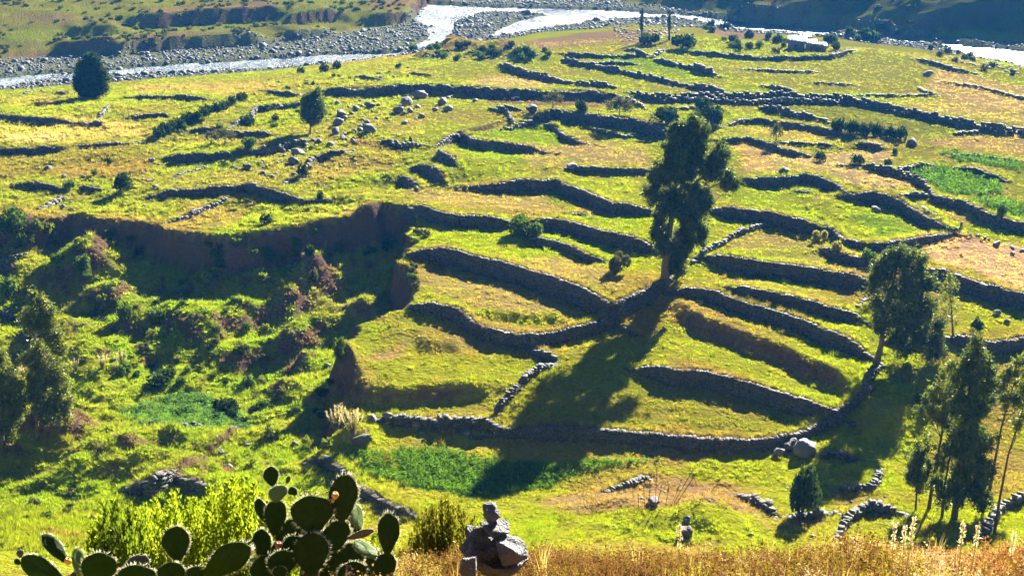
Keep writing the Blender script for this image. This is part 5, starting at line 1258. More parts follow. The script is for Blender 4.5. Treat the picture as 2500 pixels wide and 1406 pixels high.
# ------------------------------------------------------------------ grazing sheep and a stone post
def sheep(px, py, label, mat, hm):
    c = at(px, py)
    root = empty('sheep', c); root.rotation_euler = (0, 0, random.uniform(-.4, .4)); tag(root, label, 'sheep', 'sheep on the brown field')
    bm = bmesh.new(); bmesh.ops.create_uvsphere(bm, u_segments=12, v_segments=8, radius=1)
    for v in bm.verts:
        x, y, z = v.co
        v.co = (x * .48, y * .24 * (1 - .15 * x), .50 + z * .25)
    me = bpy.data.meshes.new('body'); bm.to_mesh(me); bm.free(); me.materials.append(mat)
    put('body', me, root)
    hv, hf = tube([(.40, 0, .58), (.55, 0, .56), (.66, 0, .42), (.72, 0, .32)], [.14, .12, .10, .05], 8)
    put('head', mesh_np('head', hv, hf, hm, True), root)
    for sx in (-.3, .28):
        for sy in (-.13, .13):
            put('leg', mesh_np('leg', *tube([(sx, sy, .4), (sx + .02, sy, .2), (sx, sy, 0)], [.07, .045, .035], 6), hm, True), root)
sheep(1253, 246, 'white sheep with dark patches on the brown field, left of a pair', M['fleece'], M['fleece_dark'])
sheep(1261, 244, 'white sheep on the brown field, right of a pair', M['fleece'], M['fleece'])
sheep(1270, 256, 'white sheep alone on the lower edge of the brown field', M['fleece'], M['fleece'])
c = at(2346, 559)
pst = empty('stone_post', c); tag(pst, 'dark upright stone post at the corner of the pink straw field', 'stone post')
for i, (z0, s) in enumerate([(.2, .28), (.52, .24), (.80, .2)]):
    put('stone', BLOCK_ME[i], pst, (random.uniform(-.03, .03), 0, z0), (0, 0, i), (s * 1.5, s * 1.4, .42))
# ------------------------------------------------------------------ scatter: points carrying colour, size and turn, instanced by geometry nodes
def scatter(name, pts, cols, scl, meshes, label, tilt=.12, seed=1, parent=None):
    n = len(pts)
    r2 = np.random.default_rng(seed)
    me = bpy.data.meshes.new(name)
    me.vertices.add(n); me.vertices.foreach_set('co', np.asarray(pts, np.float32).ravel())
    a = me.attributes.new('col', 'FLOAT_COLOR', 'POINT')
    buf = np.ones((n, 4), np.float32); buf[:, :3] = cols; a.data.foreach_set('color', buf.ravel())
    scl = np.asarray(scl, np.float32)
    if scl.ndim == 1: scl = np.repeat(scl[:, None], 3, 1)
    a = me.attributes.new('scl', 'FLOAT_VECTOR', 'POINT'); a.data.foreach_set('vector', scl.ravel())
    rot = np.stack([r2.normal(0, tilt, n), r2.normal(0, tilt, n), r2.uniform(0, 6.28, n)], 1).astype(np.float32)
    a = me.attributes.new('rot', 'FLOAT_VECTOR', 'POINT'); a.data.foreach_set('vector', rot.ravel())
    a = me.attributes.new('var', 'INT', 'POINT'); a.data.foreach_set('value', r2.integers(0, len(meshes), n).astype(np.int32))
    o = put(name, me)
    tag(o, label, kind='stuff')
    tc = bpy.data.collections.new(name + '_kinds')
    for i, m_ in enumerate(meshes):
        tc.objects.link(bpy.data.objects.new('%s_kind' % name, m_))
    ng = bpy.data.node_groups.new(name, 'GeometryNodeTree')
    ng.interface.new_socket('Geometry', in_out='INPUT', socket_type='NodeSocketGeometry')
    ng.interface.new_socket('Geometry', in_out='OUTPUT', socket_type='NodeSocketGeometry')
    N, L = ng.nodes.new, ng.links.new
    gi, go = N('NodeGroupInput'), N('NodeGroupOutput')
    ci = N('GeometryNodeCollectionInfo'); ci.inputs[0].default_value = tc; ci.inputs[1].default_value = True; ci.inputs[2].default_value = True
    iop = N('GeometryNodeInstanceOnPoints'); iop.inputs['Pick Instance'].default_value = True
    def attr(nm, ty):
        q = N('GeometryNodeInputNamedAttribute'); q.data_type = ty; q.inputs[0].default_value = nm
        return q.outputs[0]
    L(gi.outputs[0], iop.inputs['Points']); L(ci.outputs[0], iop.inputs['Instance'])
    L(attr('var', 'INT'), iop.inputs['Instance Index'])
    e2r = N('FunctionNodeEulerToRotation'); L(attr('rot', 'FLOAT_VECTOR'), e2r.inputs[0]); L(e2r.outputs[0], iop.inputs['Rotation'])
    L(attr('scl', 'FLOAT_VECTOR'), iop.inputs['Scale'])
    L(iop.outputs[0], go.inputs[0])
    md = o.modifiers.new('scatter', 'NODES'); md.node_group = ng
    return o

# ------------------------------------------------------------------ grass over the fields
def tuft(seed, n, lean, w=.05, h=1.0):
    r2 = np.random.default_rng(seed)
    V_, F_ = [], []
    for i in range(n):
        a = r2.uniform(0, 6.28); d = np.array([math.cos(a), math.sin(a), 0]); s = np.array([-d[1], d[0], 0])
        p0 = d * r2.uniform(0, .45) + np.array([r2.normal(0, .1), r2.normal(0, .1), -.08]); ll = h * r2.uniform(.5, 1.0)
        p1 = p0 + d * ll * lean * r2.uniform(.3, 1) + (0, 0, ll)
        b = len(V_)
        V_ += [p0 - s * w, p0 + s * w, p1]
        F_ += [(b, b + 1, b + 2)]
    return np.array(V_), np.array(F_)
TUFT = [mesh_np('tuft', *tuft(20 + i, 16, .8, .10, .75), M['grass']) for i in range(3)]
NG = 300000
ra = np.exp(rng.uniform(math.log(62), math.log(345), NG)); aa = rng.uniform(R_(-27), R_(27), NG)
gx_, gy_ = ra * np.sin(aa), ra * np.cos(aa)
zz_ = sample_v(GZ, gx_, gy_); cc_ = sample_v(C, gx_, gy_); sl_ = sample_v(slope, gx_, gy_); ch_ = sample_v(CHS, gx_, gy_)
patchy = fbm(gx_, gy_, 1.3, 2, 61) + .5 * fbm(gx_, gy_ * 1.6, .7, 2, 62)
ybk = np.interp(gx_, BX, BY)
# keep the tops of walls clear
keep = (sl_ < 1.4) & (gy_ < ybk - 2) & (ch_ < -1) & (rng.uniform(0, 1, NG) < np.clip(.58 + patchy * 1.3, .1, 1))
gx_, gy_, zz_, cc_, ra, patchy = gx_[keep], gy_[keep], zz_[keep], cc_[keep], ra[keep], patchy[keep]
wild = sample_v(inrav + leftrough + lowerleft, gx_, gy_)
hh_ = (.14 + .16 * np.clip(patchy + .3, 0, 1.2) + .16 * np.clip(wild, 0, 1)) * (ra / 110) ** .35 * rng.uniform(.6, 1.4, len(ra))
cj = cc_ * rng.uniform(.85, 1.2, (len(ra), 1)) * (1 + rng.normal(0, .04, (len(ra), 3)))
scatter('grass', np.stack([gx_, gy_, zz_], 1), np.clip(cj, 0, 1), np.stack([hh_ * 1.5, hh_ * 1.5, hh_], 1), TUFT, 'short sunlit grass of the fields', .15)

# taller tussocks: wild places and wall feet
NT = 26000
ra = np.exp(rng.uniform(math.log(66), math.log(300), NT)); aa = rng.uniform(R_(-27), R_(27), NT)
gx_, gy_ = ra * np.sin(aa), ra * np.cos(aa)
wild = np.clip(sample_v(inrav + .8 * leftrough + lowerleft, gx_, gy_), 0, 1)
keep = (rng.uniform(0, 1, NT) < .06 + .9 * wild * np.clip(.4 + 1.4 * fbm(gx_, gy_, 5, 3, 66), 0, 1)) & (gy_ < np.interp(gx_, BX, BY) - 3) & (sample_v(slope, gx_, gy_) < 2)
gx_, gy_, ra = gx_[keep], gy_[keep], ra[keep]
cc_ = sample_v(C, gx_, gy_) * rng.uniform(.45, 1.25, (len(ra), 1))
hh_ = rng.uniform(.3, .85, len(ra)) * (ra / 140) ** .3
TUS = [mesh_np('tussock', *tuft(40 + i, 46, .9, .05, .95), M['grass']) for i in range(3)]
scatter('tussock_grass', np.stack([gx_, gy_, sample_v(GZ, gx_, gy_)], 1), cc_, hh_, TUS, 'rough grass tussocks and ground cover', .2, 3)

# sown crops in rows
CROPS = [[(850,1115),(900,1100),(1000,1088),(1150,1102),(1240,1132),(1400,1130),(1700,1110),(1600,1126),(1500,1143),(1420,1158),(1250,1210),(1160,1220),(1000,1188),(885,1153)],
         [(2210,420),(2290,405),(2398,420),(2448,449),(2448,484),(2290,472),(2268,452)], [(2280,368),(2400,383),(2500,402),(2500,418),(2440,408),(2335,393)], [(2355,492),(2440,486),(2500,500),(2500,535),(2432,520)],
         [(280,1002),(400,968),(500,958),(555,1002),(630,1030),(600,1050),(400,1046),(305,1028)]]
cp, cpc, cps = [], [], []
for ci_, poly in enumerate(CROPS):
    pw = np.array([at(px, py)[:2] for px, py in poly])
    (x0, y0), (x1, y1) = pw.min(0), pw.max(0)
    stp = .55 if y0 < 130 else 1.0
    nx_, ny_ = int((x1 - x0) / (stp * .62)), int((y1 - y0) / stp)
    xx, yy = np.meshgrid(x0 + np.arange(nx_) * stp * .62, y0 + np.arange(ny_) * stp)
    xx = xx.ravel() + rng.normal(0, .1, xx.size); yy = yy.ravel() + .12 * (xx - x0) + rng.normal(0, .09, xx.size)
    ins = polysd(xx + fbm(xx, yy, 4, 2, 44) * .8, yy + fbm(xx, yy, 4, 2, 45) * .8, pw) > .2
    ins &= rng.uniform(0, 1, xx.size) < .9 - .5 * sstep(.1, .6, fbm(xx, yy, 3, 3, 46))
    xx, yy = xx[ins], yy[ins]
    base = np.array((.075, .15, .016) if ci_ < 4 else (.075, .15, .05))
    cp.append(np.stack([xx, yy, sample_v(GZ, xx, yy)], 1)); cpc.append(base * rng.uniform(.7, 1.5, (len(xx), 1))); cps.append(rng.uniform(.35, .6, len(xx)) * (stp / .55) ** .8)
CROP = [mesh_np('crop_plant', *leaf_mesh(np.random.default_rng(90 + i).normal(0, .3, (26, 3)) * (1, 1, .7) + (0, 0, .42), .5, .2, np.random.default_rng(95 + i), -.5), M['grass']) for i in range(3)]
scatter('crop_plants', np.vstack(cp), np.vstack(cpc), np.concatenate(cps), CROP, 'leafy green crop sown in rows', .15, 15)

wt = np.array(WALL_TUFT)
cc_ = sample_v(C, wt[:, 0], wt[:, 1]) * rng.uniform(.6, 1.2, (len(wt), 1))
hh_ = wt[:, 3] * rng.uniform(.25, .75, len(wt)) * (np.hypot(wt[:, 0], wt[:, 1]) / 140) ** .4
scatter('wall_side_grass', wt[:, :3], cc_, hh_, TUS, 'long grass along the feet and tops of the walls', .2, 13)

# ------------------------------------------------------------------ scrub on the far bank and shaded hillside
NS = 5200
ra = rng.uniform(330, 520, NS); aa = rng.uniform(R_(-27), R_(27), NS)
gx_, gy_ = ra * np.sin(aa), ra * np.cos(aa)
dd = gy_ - np.interp(gx_, FX, FY)
keep = (dd > 2) & (rng.uniform(0, 1, NS) < np.clip(.45 + 1.1 * fbm(gx_, gy_, 16, 3, 71), 0, 1)) & ((gx_ < -22) | (rng.uniform(0, 1, NS) < .5))
gx_, gy_ = gx_[keep], gy_[keep]
m_inst = m_leaf('scrub_leaves', None, None, .3, inst='col')
SCR = []
for i in range(3):
    fo, st = bush_mesh(330 + i, m_inst, 150, .42, .26); SCR.append(fo)
w = rng.uniform(0, 1, (len(gx_), 1))
cs_ = np.array((.045, .065, .02)) * (1 - w) + np.array((.14, .14, .03)) * w
scatter('scrub', np.stack([gx_, gy_, sample_v(GZ, gx_, gy_) - .1], 1), cs_, rng.uniform(.5, 1.5, len(gx_)), SCR, 'scrub on the far bank and the shaded hillside', .1, 4)

# ------------------------------------------------------------------ cobbles of the river bed
COB = []
for i in range(4):
    v, t = rough_block(500 + i); COB.append(mesh_np('cobble', v * (1.2, 1.0, .8), t, M['cobble']))
NCB = 46000
ra = rng.uniform(296, 485, NCB); aa = rng.uniform(R_(-27), R_(27), NCB)
gx_, gy_ = ra * np.sin(aa), ra * np.cos(aa)
chv = sample_v(CHS, gx_, gy_)
db, df = gy_ - np.interp(gx_, BX, BY), gy_ - np.interp(gx_, FX, FY)
keep = (chv < .3) & (db > -2) & (df < 2) | ((chv > 0) & (chv < 2.5) & (rng.uniform(0, 1, NCB) < .3)) | ((chv > 0) & (rng.uniform(0, 1, NCB) < .012))
gx_, gy_ = gx_[keep], gy_[keep]
sc_ = np.exp(rng.normal(-.8, .45, len(gx_)))
scatter('gravel', np.stack([gx_, gy_, np.maximum(sample_v(GZ, gx_, gy_), 1.7) + sc_ * .12], 1), np.ones((len(gx_), 3)), sc_, COB, 'grey boulders and cobbles of the river bed', .3, 6)

# small loose rock on the banks
rp_, rsz = [], []
for poly, n in (([(30,205),(180,185),(170,212),(30,237)], 40), ([(1480,70),(1640,50),(1690,92),(1520,105)], 160), ([(1020,118),(1330,112),(1330,140),(1050,147)], 60), ([(2250,100),(2490,150),(2490,185),(2280,140)], 140), ([(300,410),(860,330),(880,430),(700,480),(300,470)], 160), ([(640,640),(760,640),(760,900),(660,900)], 60), ([(1250,1130),(1600,1150),(2200,1200),(2200,1300),(1500,1290)], 50)):
    for px, py in rand_in(poly, n):
        rp_.append(at(px, py)); rsz.append(random.uniform(.25, .7) * (rp_[-1][1] / 250) ** .7)
scatter('rubble', np.array(rp_), np.ones((len(rp_), 3)), np.array(rsz), COB, 'loose small stones on the banks and pastures', .3, 7)

# ------------------------------------------------------------------ foreground: dry weeds along the near ledge
def weed(seed, n=9, h=1.0):
    r2 = np.random.default_rng(seed)
    parts = []
    for i in range(n):
        a = r2.uniform(0, 6.28); l = r2.uniform(.05, .5) * h; hh = h * r2.uniform(.6, 1.0)
        b0 = np.array([r2.normal(0, .12), r2.normal(0, .12), 0]); tip = b0 + (math.cos(a) * l, math.sin(a) * l, hh)
        mid = b0 * .4 + tip * .6 + (0, 0, .06)
        s = np.array([.007, 0, 0])
        V_ = np.array([b0 - s, b0 + s, mid + s, mid - s, mid - s, mid + s, tip + s * .6, tip - s * .6]); parts.append((V_, np.array([(0, 1, 2, 3), (4, 5, 6, 7)])))
        k = r2.integers(9, 16)
        t = r2.uniform(.45, 1.02, (k, 1))
        pts = b0 * (1 - t) + tip * t + r2.normal(0, .045, (k, 3)) * h
        parts.append(leaf_mesh(pts, .062, .045, r2, -.2, jit=.5))
    return join(parts)
WEED = [mesh_np('weed', *weed(600 + i), M['weed']) for i in range(5)]
NW = 4600
gx_ = rng.uniform(-1.6, 5.2, NW); gy_ = rng.uniform(4.9, 10.4, NW)
keep = (gx_ > -.95 + .2 * rng.normal(0, 1, NW) - .15 * (gy_ - 7)) & (gx_ < gy_ * .62)
gx_, gy_ = gx_[keep], gy_[keep]
pn = fbm(gx_, gy_, 1.3, 3, 91); pn2 = fbm(gx_, gy_, .7, 3, 92)
pal = np.array([(.22, .105, .045), (.30, .20, .12), (.40, .28, .23), (.22, .17, .045), (.12, .062, .032)])
wi = np.clip(((pn + .6) / 1.2 * 4.99 + rng.normal(0, .9, len(gx_))), 0, 4.99).astype(int)
cs_ = pal[wi] * rng.uniform(.75, 1.2, (len(gx_), 1))
hs_ = (.19 + .11 * np.clip(pn2 + .3, 0, 1)) * rng.uniform(.7, 1.2, len(gx_)) * np.where(gx_ > 2.6, 1.2, 1.0)
scatter('dry_weeds', np.stack([gx_, gy_, sample_v(GZ, gx_, gy_) - .01], 1), cs_, hs_, WEED, 'rust and straw coloured dry weeds along the near ledge', .12, 9)
# long straw blades rising from the weeds
LB = [mesh_np('straw_blades', *blade_fan(12, 1.0, .006, np.random.default_rng(640 + i), .45), M['weed']) for i in range(3)]
nb = 60
gx_ = rng.uniform(-.9, 4.6, nb); gy_ = rng.uniform(6.5, 9.8, nb)
cs_ = np.array((.36, .28, .15)) * rng.uniform(.7, 1.25, (nb, 1))
scatter('straw_grass', np.stack([gx_, gy_, sample_v(GZ, gx_, gy_)], 1), cs_, rng.uniform(.25, .45, nb), LB, 'long dry grass blades among the near weeds', .1, 10)

# ------------------------------------------------------------------ foreground: lime-green shrub
def shoot(seed, n=420):
    r2 = np.random.default_rng(seed)
    st = tube([(0, 0, 0), (.01, .01, .5), (0, 0, 1.0)], [.007, .005, .002], 4)
    t = r2.uniform(.12, 1.0, n); a = r2.uniform(0, 6.28, n)
    rr = .115 * (1.04 - t) ** .7 * r2.uniform(.3, 1.1, n)
    pts = np.stack([np.cos(a) * rr, np.sin(a) * rr, t], 1)
    d = unit(np.stack([np.cos(a), np.sin(a), np.full(n, 1.1)], 1) + r2.normal(0, .25, (n, 3)))
    s = unit(np.cross(d, r2.normal(0, 1, (n, 3))))
    l = .024 * r2.uniform(.6, 1.3, (n, 1)); w_ = .013
    v = np.stack([pts - d * l * .4, pts + s * w_ * .5, pts + d * l * .6, pts - s * w_ * .5], 1).reshape(-1, 3)
    return join([st, (v, np.arange(n * 4).reshape(n, 4))])
SHOOT = [mesh_np('shoot', *shoot(700 + i), M['shoot']) for i in range(5)]
SHOOT_D = [mesh_np('shoot', *shoot(720 + i), M['bush']) for i in range(3)]
def shoot_shrub(name, label, foot, spots, meshes):
    root = empty(name, foot); tag(root, label, 'shrub')
    for i, (px, pyt, depth, base_z) in enumerate(spots):
        tip = P(px, pyt, depth); b = np.array([tip[0] * .93 + foot[0] * .07, tip[1] - .05, base_z])
        d = Vector(tip - b); L_ = d.length
        q = Vector((0, 0, 1)).rotation_difference(d)
        o = put('shoot', meshes[i % len(meshes)], root, tuple(b - np.array(foot)), q.to_euler(), (1.25 * min(1, .5 + L_), 1.25 * min(1, .5 + L_), L_))
    return root
sp = []
prof_x = [215, 250, 290, 330, 370, 400, 435, 470, 500, 540, 580, 610, 640, 680, 720]
prof_y = [1300, 1215, 1230, 1240, 1215, 1220, 1180, 1215, 1190, 1170, 1150, 1165, 1200, 1250, 1290]
for i in range(250):
    px = random.uniform(215, 715); top = np.interp(px, prof_x, prof_y)
    py = top + abs(random.gauss(0, 1)) * 55 + (0 if i % 6 else -8)
    dep = random.uniform(9.3, 10.8)
    sp.append((px, min(py, 1385), dep, 52.9))
foot = P(460, 1420, 10.0); foot[2] = 52.9
shoot_shrub('leafy_shrub', 'lime-green leafy shrub with upright shoots behind the prickly pears', foot, sp, SHOOT)
sp = [(random.gauss(272, 26), random.uniform(1215, 1370), random.uniform(8.9, 9.3), 52.9) for _ in range(45)]  # clump of shoots in a darker leaf colour
foot = P(272, 1420, 9.1); foot[2] = 52.9
shoot_shrub('leafy_shrub', 'clump of darker green shoots at the left side of the lime-green shrub', foot, sp, SHOOT_D)
sp = []
for i in range(130):
    px = random.gauss(1085, 44); top = 1205 + abs(px - 1085) * .75
    sp.append((px, top + abs(random.gauss(0, 40)), random.uniform(10.2, 11.2), 52.4))
foot = P(1085, 1330, 10.6); foot[2] = 52.4
shoot_shrub('leafy_shrub', 'olive-yellow feathery shrub left of the cairn', foot, sp, [mesh_np('shoot', *shoot(740 + i, 340), m_leaf('olive_shoots', (.14, .15, .02), (.24, .22, .04), .45, 3.0)) for i in range(3)])
sp = [(random.uniform(640, 960), random.uniform(1290, 1400), random.uniform(8.6, 9.6), 53.2) for _ in range(60)]
foot = P(800, 1420, 9.1); foot[2] = 53.2
shoot_shrub('leafy_shrub', 'low green leafy growth under the taller prickly pear', foot, sp, SHOOT)

# ------------------------------------------------------------------ foreground: prickly pears
def m_cactus(name, c1, c2, tr=.3):
    m, nt, N, L = newmat(name)
    pos = coords(nt, True)
    f = noise(nt, 3.0, 4, .6, pos)
    c = mixc(nt, c1, c2, f)
    vo = N('ShaderNodeTexVoronoi'); vo.inputs['Scale'].default_value = 5; L(pos, vo.inputs['Vector'])
    mr = N('ShaderNodeMapRange'); mr.inputs[1].default_value = .05; mr.inputs[2].default_value = .16; L(vo.outputs['Distance'], mr.inputs[0])
    c = mixc(nt, tuple(x * .55 for x in c1), c, mr.outputs[0])
    p = N('ShaderNodeBsdfPrincipled'); L(c, p.inputs['Base Color']); p.inputs['Roughness'].default_value = .6
    p.inputs['Specular IOR Level'].default_value = .15
    L(bump(nt, f, .25, .05), p.inputs['Normal'])
    t = N('ShaderNodeBsdfTranslucent'); L(c, t.inputs[0])
    ms = N('ShaderNodeMixShader'); ms.inputs[0].default_value = tr; L(p.outputs[0], ms.inputs[1]); L(t.outputs[0], ms.inputs[2])
    o = N('ShaderNodeOutputMaterial'); L(ms.outputs[0], o.inputs[0])
    return m
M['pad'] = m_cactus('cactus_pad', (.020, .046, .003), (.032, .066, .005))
M['pad_lit'] = m_cactus('cactus_pad_lit', (.12, .18, .05), (.17, .24, .08))  # brighter copy of the pad colour, sunlight on turned pads painted in
M['pad_old'] = m_cactus('cactus_pad_old', (.07, .06, .04), (.12, .105, .075), .02)
M['spine'] = m_leaf('cactus_spine', (.75, .70, .55), (.85, .8, .65), .4, 5)
M['fruit'] = m_plain('cactus_fruit', (.62, .26, .04), (.70, .36, .06), 12, .45)
M['fruit_red'] = m_plain('cactus_fruit_red', (.36, .05, .03), (.45, .10, .04), 12, .45)

def pad_mesh(seed, mat):
    """obovate pad standing on its narrow end, 1 wide (radius) and 2 tall around z=0..2, thin in y"""
    r2 = np.random.default_rng(seed)
    nu, nv = 28, 9
    V_, F_ = [], []
    ph = r2.uniform(0, 6.28)
    for j in range(nv):
        s = j / (nv - 1) * 2 - 1                                  # across the thickness, -1..1
        k = math.sqrt(max(0, 1 - abs(s) ** 2.6)) if abs(s) < 1 else 0.0
        k = max(k, .02)
        for i in range(nu):
            a = 2 * math.pi * i / nu
            x, z = math.sin(a), -math.cos(a)
            wd = .70 + .30 * (z + 1) / 2 if z < 0 else .85 + .15 * (1 - z * z)
            wd = np.interp(z, [-1, -.7, 0, .45, 1], [.55, .68, .93, 1.0, .95])
            wob = 1 + .03 * math.sin(3 * a + ph) + .02 * math.sin(7 * a + ph * 2)
            thick = .20 * (1 - .25 * z)
            V_.append((x * wd * k * wob, s * thick * (.6 + .4 * k) + .05 * math.sin(1.7 * x + ph), 1 + z * k * wob))
    for j in range(nv - 1):
        for i in range(nu):
            F_.append((j * nu + i, j * nu + (i + 1) % nu, (j + 1) * nu + (i + 1) % nu, (j + 1) * nu + i))
    return mesh_np('pad', V_, F_, mat, True)
PADS = {mk: [pad_mesh(800 + i, M[mk]) for i in range(3)] for mk in ('pad', 'pad_lit', 'pad_old')}

def spine_mesh(seed, rim=72, face=0):
    r2 = np.random.default_rng(seed)
    V_, F_ = [], []
    def spike(p, d, l, w):
        d = unit(np.array(d)); a = unit(np.cross(d, (.3, .5, .8))); b_ = np.cross(d, a)
        k = len(V_)
        V_.extend([p + a * w, p - a * .5 * w + b_ * .87 * w, p - a * .5 * w - b_ * .87 * w, p + d * l])
        F_.extend([(k, k + 1, k + 3), (k + 1, k + 2, k + 3), (k + 2, k, k + 3)])
    for i in range(rim):
        a = r2.uniform(-2.5, 2.5); x, z = math.sin(a), math.cos(a)
        wd = np.interp(z, [-1, -.7, 0, .45, 1], [.55, .68, .93, 1.0, .95])
        p = np.array((x * wd * .99, r2.normal(0, .03), 1 + z * .99))
        for _ in range(3):
            spike(p, (x + r2.normal(0, .45), r2.normal(0, .5), z + r2.normal(0, .45)), r2.uniform(.12, .30), .016)
    for i in range(face):
        a = r2.uniform(0, 6.28); q = math.sqrt(r2.uniform(0, .8)); x, z = math.sin(a) * q, math.cos(a) * q
        for sy in (-1, 1):
            p = np.array((x * .9, sy * .17 * math.sqrt(1 - q * q * .8), 1 + z))
            for _ in range(2):
                spike(p, (r2.normal(0, .6), sy, r2.normal(0, .6)), r2.uniform(.07, .17), .013)
    return mesh_np('spines', V_, F_, M['spine'])
SPN = [spine_mesh(850 + i) for i in range(3)]

def pad(root, px, py, hw, hh, tilt, yaw, depth, mk='pad', lean=0.0):
    """pad centred on a pixel: half width / half height in pixels, tilt clockwise in the picture, yaw turns it edge-on"""
    k = depth / FPX
    c = P(px, py, depth)
    rot = Matrix.Rotation(R_(tilt), 3, 'Y') @ Matrix.Rotation(R_(lean) - PITCH * .7, 3, 'X') @ Matrix.Rotation(R_(yaw), 3, 'Z')
    sx, sz = hw * k / max(.35, abs(math.cos(R_(yaw)))), hh * k
    base = Vector(c) - rot @ Vector((0, 0, sz))
    i = int(px) % 3
    o = put('pad', PADS[mk][i], root, tuple(base - root.location), rot.to_euler(), (sx, max(sx, sz) * .62, sz))
    s = put('spines', SPN[i], o)
    s['kind'] = 'stuff'
    return o
def fruit(root, px, py, rpx, depth, mk, squash=1.25):
    k = depth / FPX * rpx
    bm = bmesh.new(); bmesh.ops.create_uvsphere(bm, u_segments=14, v_segments=10, radius=1)
    for v in bm.verts:
        z = v.co.z
        f = 1 - .25 * max(0, -z); v.co.x *= f; v.co.y *= f
        if z > .8: v.co.z = .8 - (z - .8) * .8
    me = bpy.data.meshes.new('fruit'); bm.to_mesh(me); bm.free(); me.materials.append(M[mk])
    for p in me.polygons: p.use_smooth = True
    return put('fruit', me, root, tuple(Vector(P(px, py, depth)) - root.location), (.2, .1, 0), (k, k, k * squash))

g = P(760, 1430, 8.3); g[2] = 53.9
ca = empty('prickly_pear', g); tag(ca, 'tall prickly pear with one orange fruit, left of the cairn', 'cactus')
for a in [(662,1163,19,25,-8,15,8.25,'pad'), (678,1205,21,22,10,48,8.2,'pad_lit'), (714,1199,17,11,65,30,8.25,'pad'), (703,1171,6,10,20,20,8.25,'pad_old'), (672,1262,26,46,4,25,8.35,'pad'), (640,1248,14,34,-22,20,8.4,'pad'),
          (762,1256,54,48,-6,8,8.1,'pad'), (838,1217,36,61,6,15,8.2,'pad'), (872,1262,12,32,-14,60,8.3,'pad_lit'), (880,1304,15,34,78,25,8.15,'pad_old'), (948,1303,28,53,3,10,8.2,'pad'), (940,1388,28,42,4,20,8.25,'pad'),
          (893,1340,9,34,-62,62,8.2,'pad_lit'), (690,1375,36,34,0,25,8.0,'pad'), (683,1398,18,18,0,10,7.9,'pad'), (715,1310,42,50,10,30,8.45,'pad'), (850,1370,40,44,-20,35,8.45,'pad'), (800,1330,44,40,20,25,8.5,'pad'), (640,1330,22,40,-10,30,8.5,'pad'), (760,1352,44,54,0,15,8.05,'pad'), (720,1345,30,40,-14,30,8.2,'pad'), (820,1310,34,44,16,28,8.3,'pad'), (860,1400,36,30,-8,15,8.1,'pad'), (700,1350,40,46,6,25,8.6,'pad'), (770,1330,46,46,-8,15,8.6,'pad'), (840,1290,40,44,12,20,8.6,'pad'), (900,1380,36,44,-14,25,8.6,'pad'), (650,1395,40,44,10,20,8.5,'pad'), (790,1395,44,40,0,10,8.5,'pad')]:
    pad(ca, *a)
put('trunk', mesh_np('trunk', *tube([np.array(P(752, 1460, 8.4)) - g, np.array(P(755, 1400, 8.2)) - g, np.array(P(757, 1345, 8.2)) - g, np.array(P(762, 1305, 8.15)) - g], [.075, .065, .055, .04], 10), M['bark_dark'], True), ca)
fruit(ca, 818, 1209, 9, 8.05, 'fruit'); fruit(ca, 680, 1329, 8, 8.15, 'fruit_red'); fruit(ca, 812, 1222, 5, 8.12, 'fruit')
g = P(300, 1440, 8.0); g[2] = 54.1
cb = empty('prickly_pear', g); tag(cb, 'sprawling prickly pear along the bottom left corner', 'cactus')
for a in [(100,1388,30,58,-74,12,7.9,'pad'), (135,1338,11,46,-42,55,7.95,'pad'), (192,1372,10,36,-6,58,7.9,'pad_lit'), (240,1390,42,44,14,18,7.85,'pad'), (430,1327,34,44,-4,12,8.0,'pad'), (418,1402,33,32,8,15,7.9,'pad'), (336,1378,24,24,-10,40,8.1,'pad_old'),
          (553,1368,42,66,58,8,7.8,'pad'), (43,1371,7,10,-60,20,7.9,'pad'), (49,1351,9,10,0,10,7.85,'pad_old'), (200,1415,26,34,0,50,7.95,'pad_old'), (330,1420,50,44,10,20,8.0,'pad'), (480,1415,40,34,-10,20,7.95,'pad')]:
    pad(cb, *a)
fruit(cb, 166, 1369, 9, 7.85, 'fruit')

# ------------------------------------------------------------------ foreground: cairn
g = P(1200, 1380, 8.3); g[2] = gz(g[0], g[1])
cn = empty('cairn', g); tag(cn, 'small cairn of stacked rocks on the near ledge', 'cairn')
for i, (px, py, rx, rz, tl, sd_) in enumerate([(1198,1254,30,21,.12,0), (1204,1291,38,19,-.18,1), (1150,1302,20,22,.3,2), (1166,1342,46,36,-.25,0), (1246,1341,46,36,.30,1), (1140,1382,26,28,.1,2), (1204,1335,34,34,0,1), (1215,1375,60,30,0,0)]):
    dep = [8.25, 8.25, 8.35, 8.3, 8.2, 8.0, 8.3, 8.35][i]
    k = dep / FPX
    put('stone', boulder_mesh(880 + i, M['cairn'], 4, 1.15, .2, 16, (.42, .72)), cn, tuple(P(px, py, dep) - g), (0, tl, i * 1.3), tuple(s_ * (1.12 if i < 3 else 1.38) for s_ in (rx * k, rx * k * .9, rz * k)))

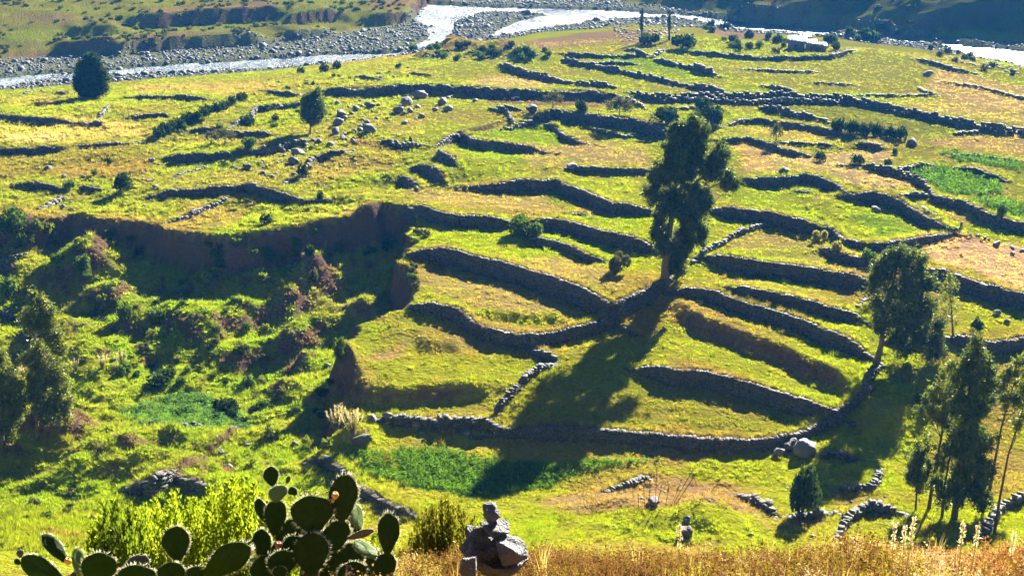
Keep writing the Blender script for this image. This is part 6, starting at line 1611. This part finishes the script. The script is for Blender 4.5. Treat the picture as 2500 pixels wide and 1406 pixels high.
# ------------------------------------------------------------------ foreground: dark dry stalks
STK = ['tallest upright dark dried stalk, over the humped rock', 'short upright dark stalk, leftmost of the dried stalks', 'upright dark stalk at the left side of the humped rock', 'dark stalk leaning right over the humped rock', 'dark stalk just right of the humped rock', 'upper of the two long parallel dark stalks leaning right', 'lower of the two long parallel dark stalks leaning right', 'short dark stalk at the foot of the two parallel stalks', 'thin dark stalk between the left stalks', 'small thin dark stalk, second from the left', 'lone dark stalk leaning right, farthest right on the brown bank', 'nearly flat dark twig over the green bank, left', 'nearly flat dark twig over the green bank, right', 'dark twig leaning left beside the upright dark rock']
PLM = ['pale grass head leaning left, first of the three left of the near eucalyptus', 'pale grass head, second of the three left of the near eucalyptus', 'tallest pale grass head, third of the three left of the near eucalyptus', 'pale grass head in front of the near eucalyptus trunks', 'pale grass head in front of the wall right of the near eucalyptus', 'pale grass head closest to the right edge', 'pale grass head beside the grey rock pair']
for (x0, y0, x1, y1, w_) in [(1600,1245,1603,1142,1.3),(1546,1215,1544,1170,1.1),(1585,1250,1586,1171,1.2),(1602,1240,1617,1180,1.0),(1625,1236,1634,1178,1.2),(1646,1224,1692,1146,1.6),(1650,1230,1700,1153,1.6),(1644,1222,1665,1168,1.2),(1574,1240,1571,1186,1.0),(1560,1250,1558,1206,1.0),(1735,1200,1766,1160,1.3),(1640,1253,1670,1242,1.3),(1688,1242,1712,1224,1.2),(1692,1248,1660,1285,1.1),(865,1150,866,1240,.0)][:-1]:
    foot = at(x0, y0) - (0, 0, .05)
    dep = foot[1] * CP + (CAM[2] - foot[2]) * SP
    d_ = pdir(x1, y1); b = CAM + d_ * (foot[1] / d_[1]); a = foot * .75 + b * .25
    root = empty('dry_stalk', foot); tag(root, STK.pop(0), 'dry stalk', 'dried flower stalks')
    k = dep / FPX * w_
    put('stem', mesh_np('stem', *tube([(0, 0, 0), a - foot, (a + b) / 2 - foot + (.004, 0, 0), b - foot], [.03, .025, k * .55, k * .3], 5), M['stalk'], True), root)
    r2 = np.random.default_rng(int(x0))
    t = r2.uniform(.35, 1, (26, 1))
    pts = (a - foot) * (1 - t) + (b - foot) * t + r2.normal(0, .03, (26, 3))
    put('seed_head', mesh_np('seed_head', *leaf_mesh(pts, .16, .06, r2, 0), M['stalk']), root)
# pale plumed stalks at the right end of the ledge
for (px, pyb, pyt, lean) in [(2185,1312,1272,-10),(2210,1312,1285,-8),(2232,1318,1262,4),(2353,1302,1276,-6),(2390,1320,1278,3),(2478,1325,1300,4),(1660,1325,1282,-4)]:
    dep = 8.6
    b = P(px, pyt, dep); a = np.array([b[0] - lean * dep / FPX, b[1], gz(b[0], b[1])])
    root = empty('grass_plume', a); tag(root, PLM.pop(0), 'grass plume', 'pale grass heads on the near ledge')
    d = b - a
    put('stem', mesh_np('stem', *tube([(0, 0, 0), d * .6, d], [.004, .003, .002], 4), M['straw'], True), root)
    r2 = np.random.default_rng(px)
    t = r2.uniform(.68, 1, (90, 1)); pts = d * t + r2.normal(0, .008, (90, 3))
    put('head', mesh_np('head', *leaf_mesh(pts, .035, .007, r2, -1.5), M['plume']), root)

# ------------------------------------------------------------------ haze in the valley air
m, nt, N, L = newmat('haze_air')
pv = N('ShaderNodeVolumePrincipled')
pv.inputs['Color'].default_value = (.05, .37, 1.0, 1)
pv.inputs['Density'].default_value = .00010
pv.inputs['Anisotropy'].default_value = .2
o = N('ShaderNodeOutputMaterial'); L(pv.outputs[0], o.inputs['Volume'])
hz = put('haze', mesh_np('haze', *bx(-560, 560, -8, 760, -14, 250), m))
tag(hz, 'thin bluish haze in the valley air', kind='stuff')
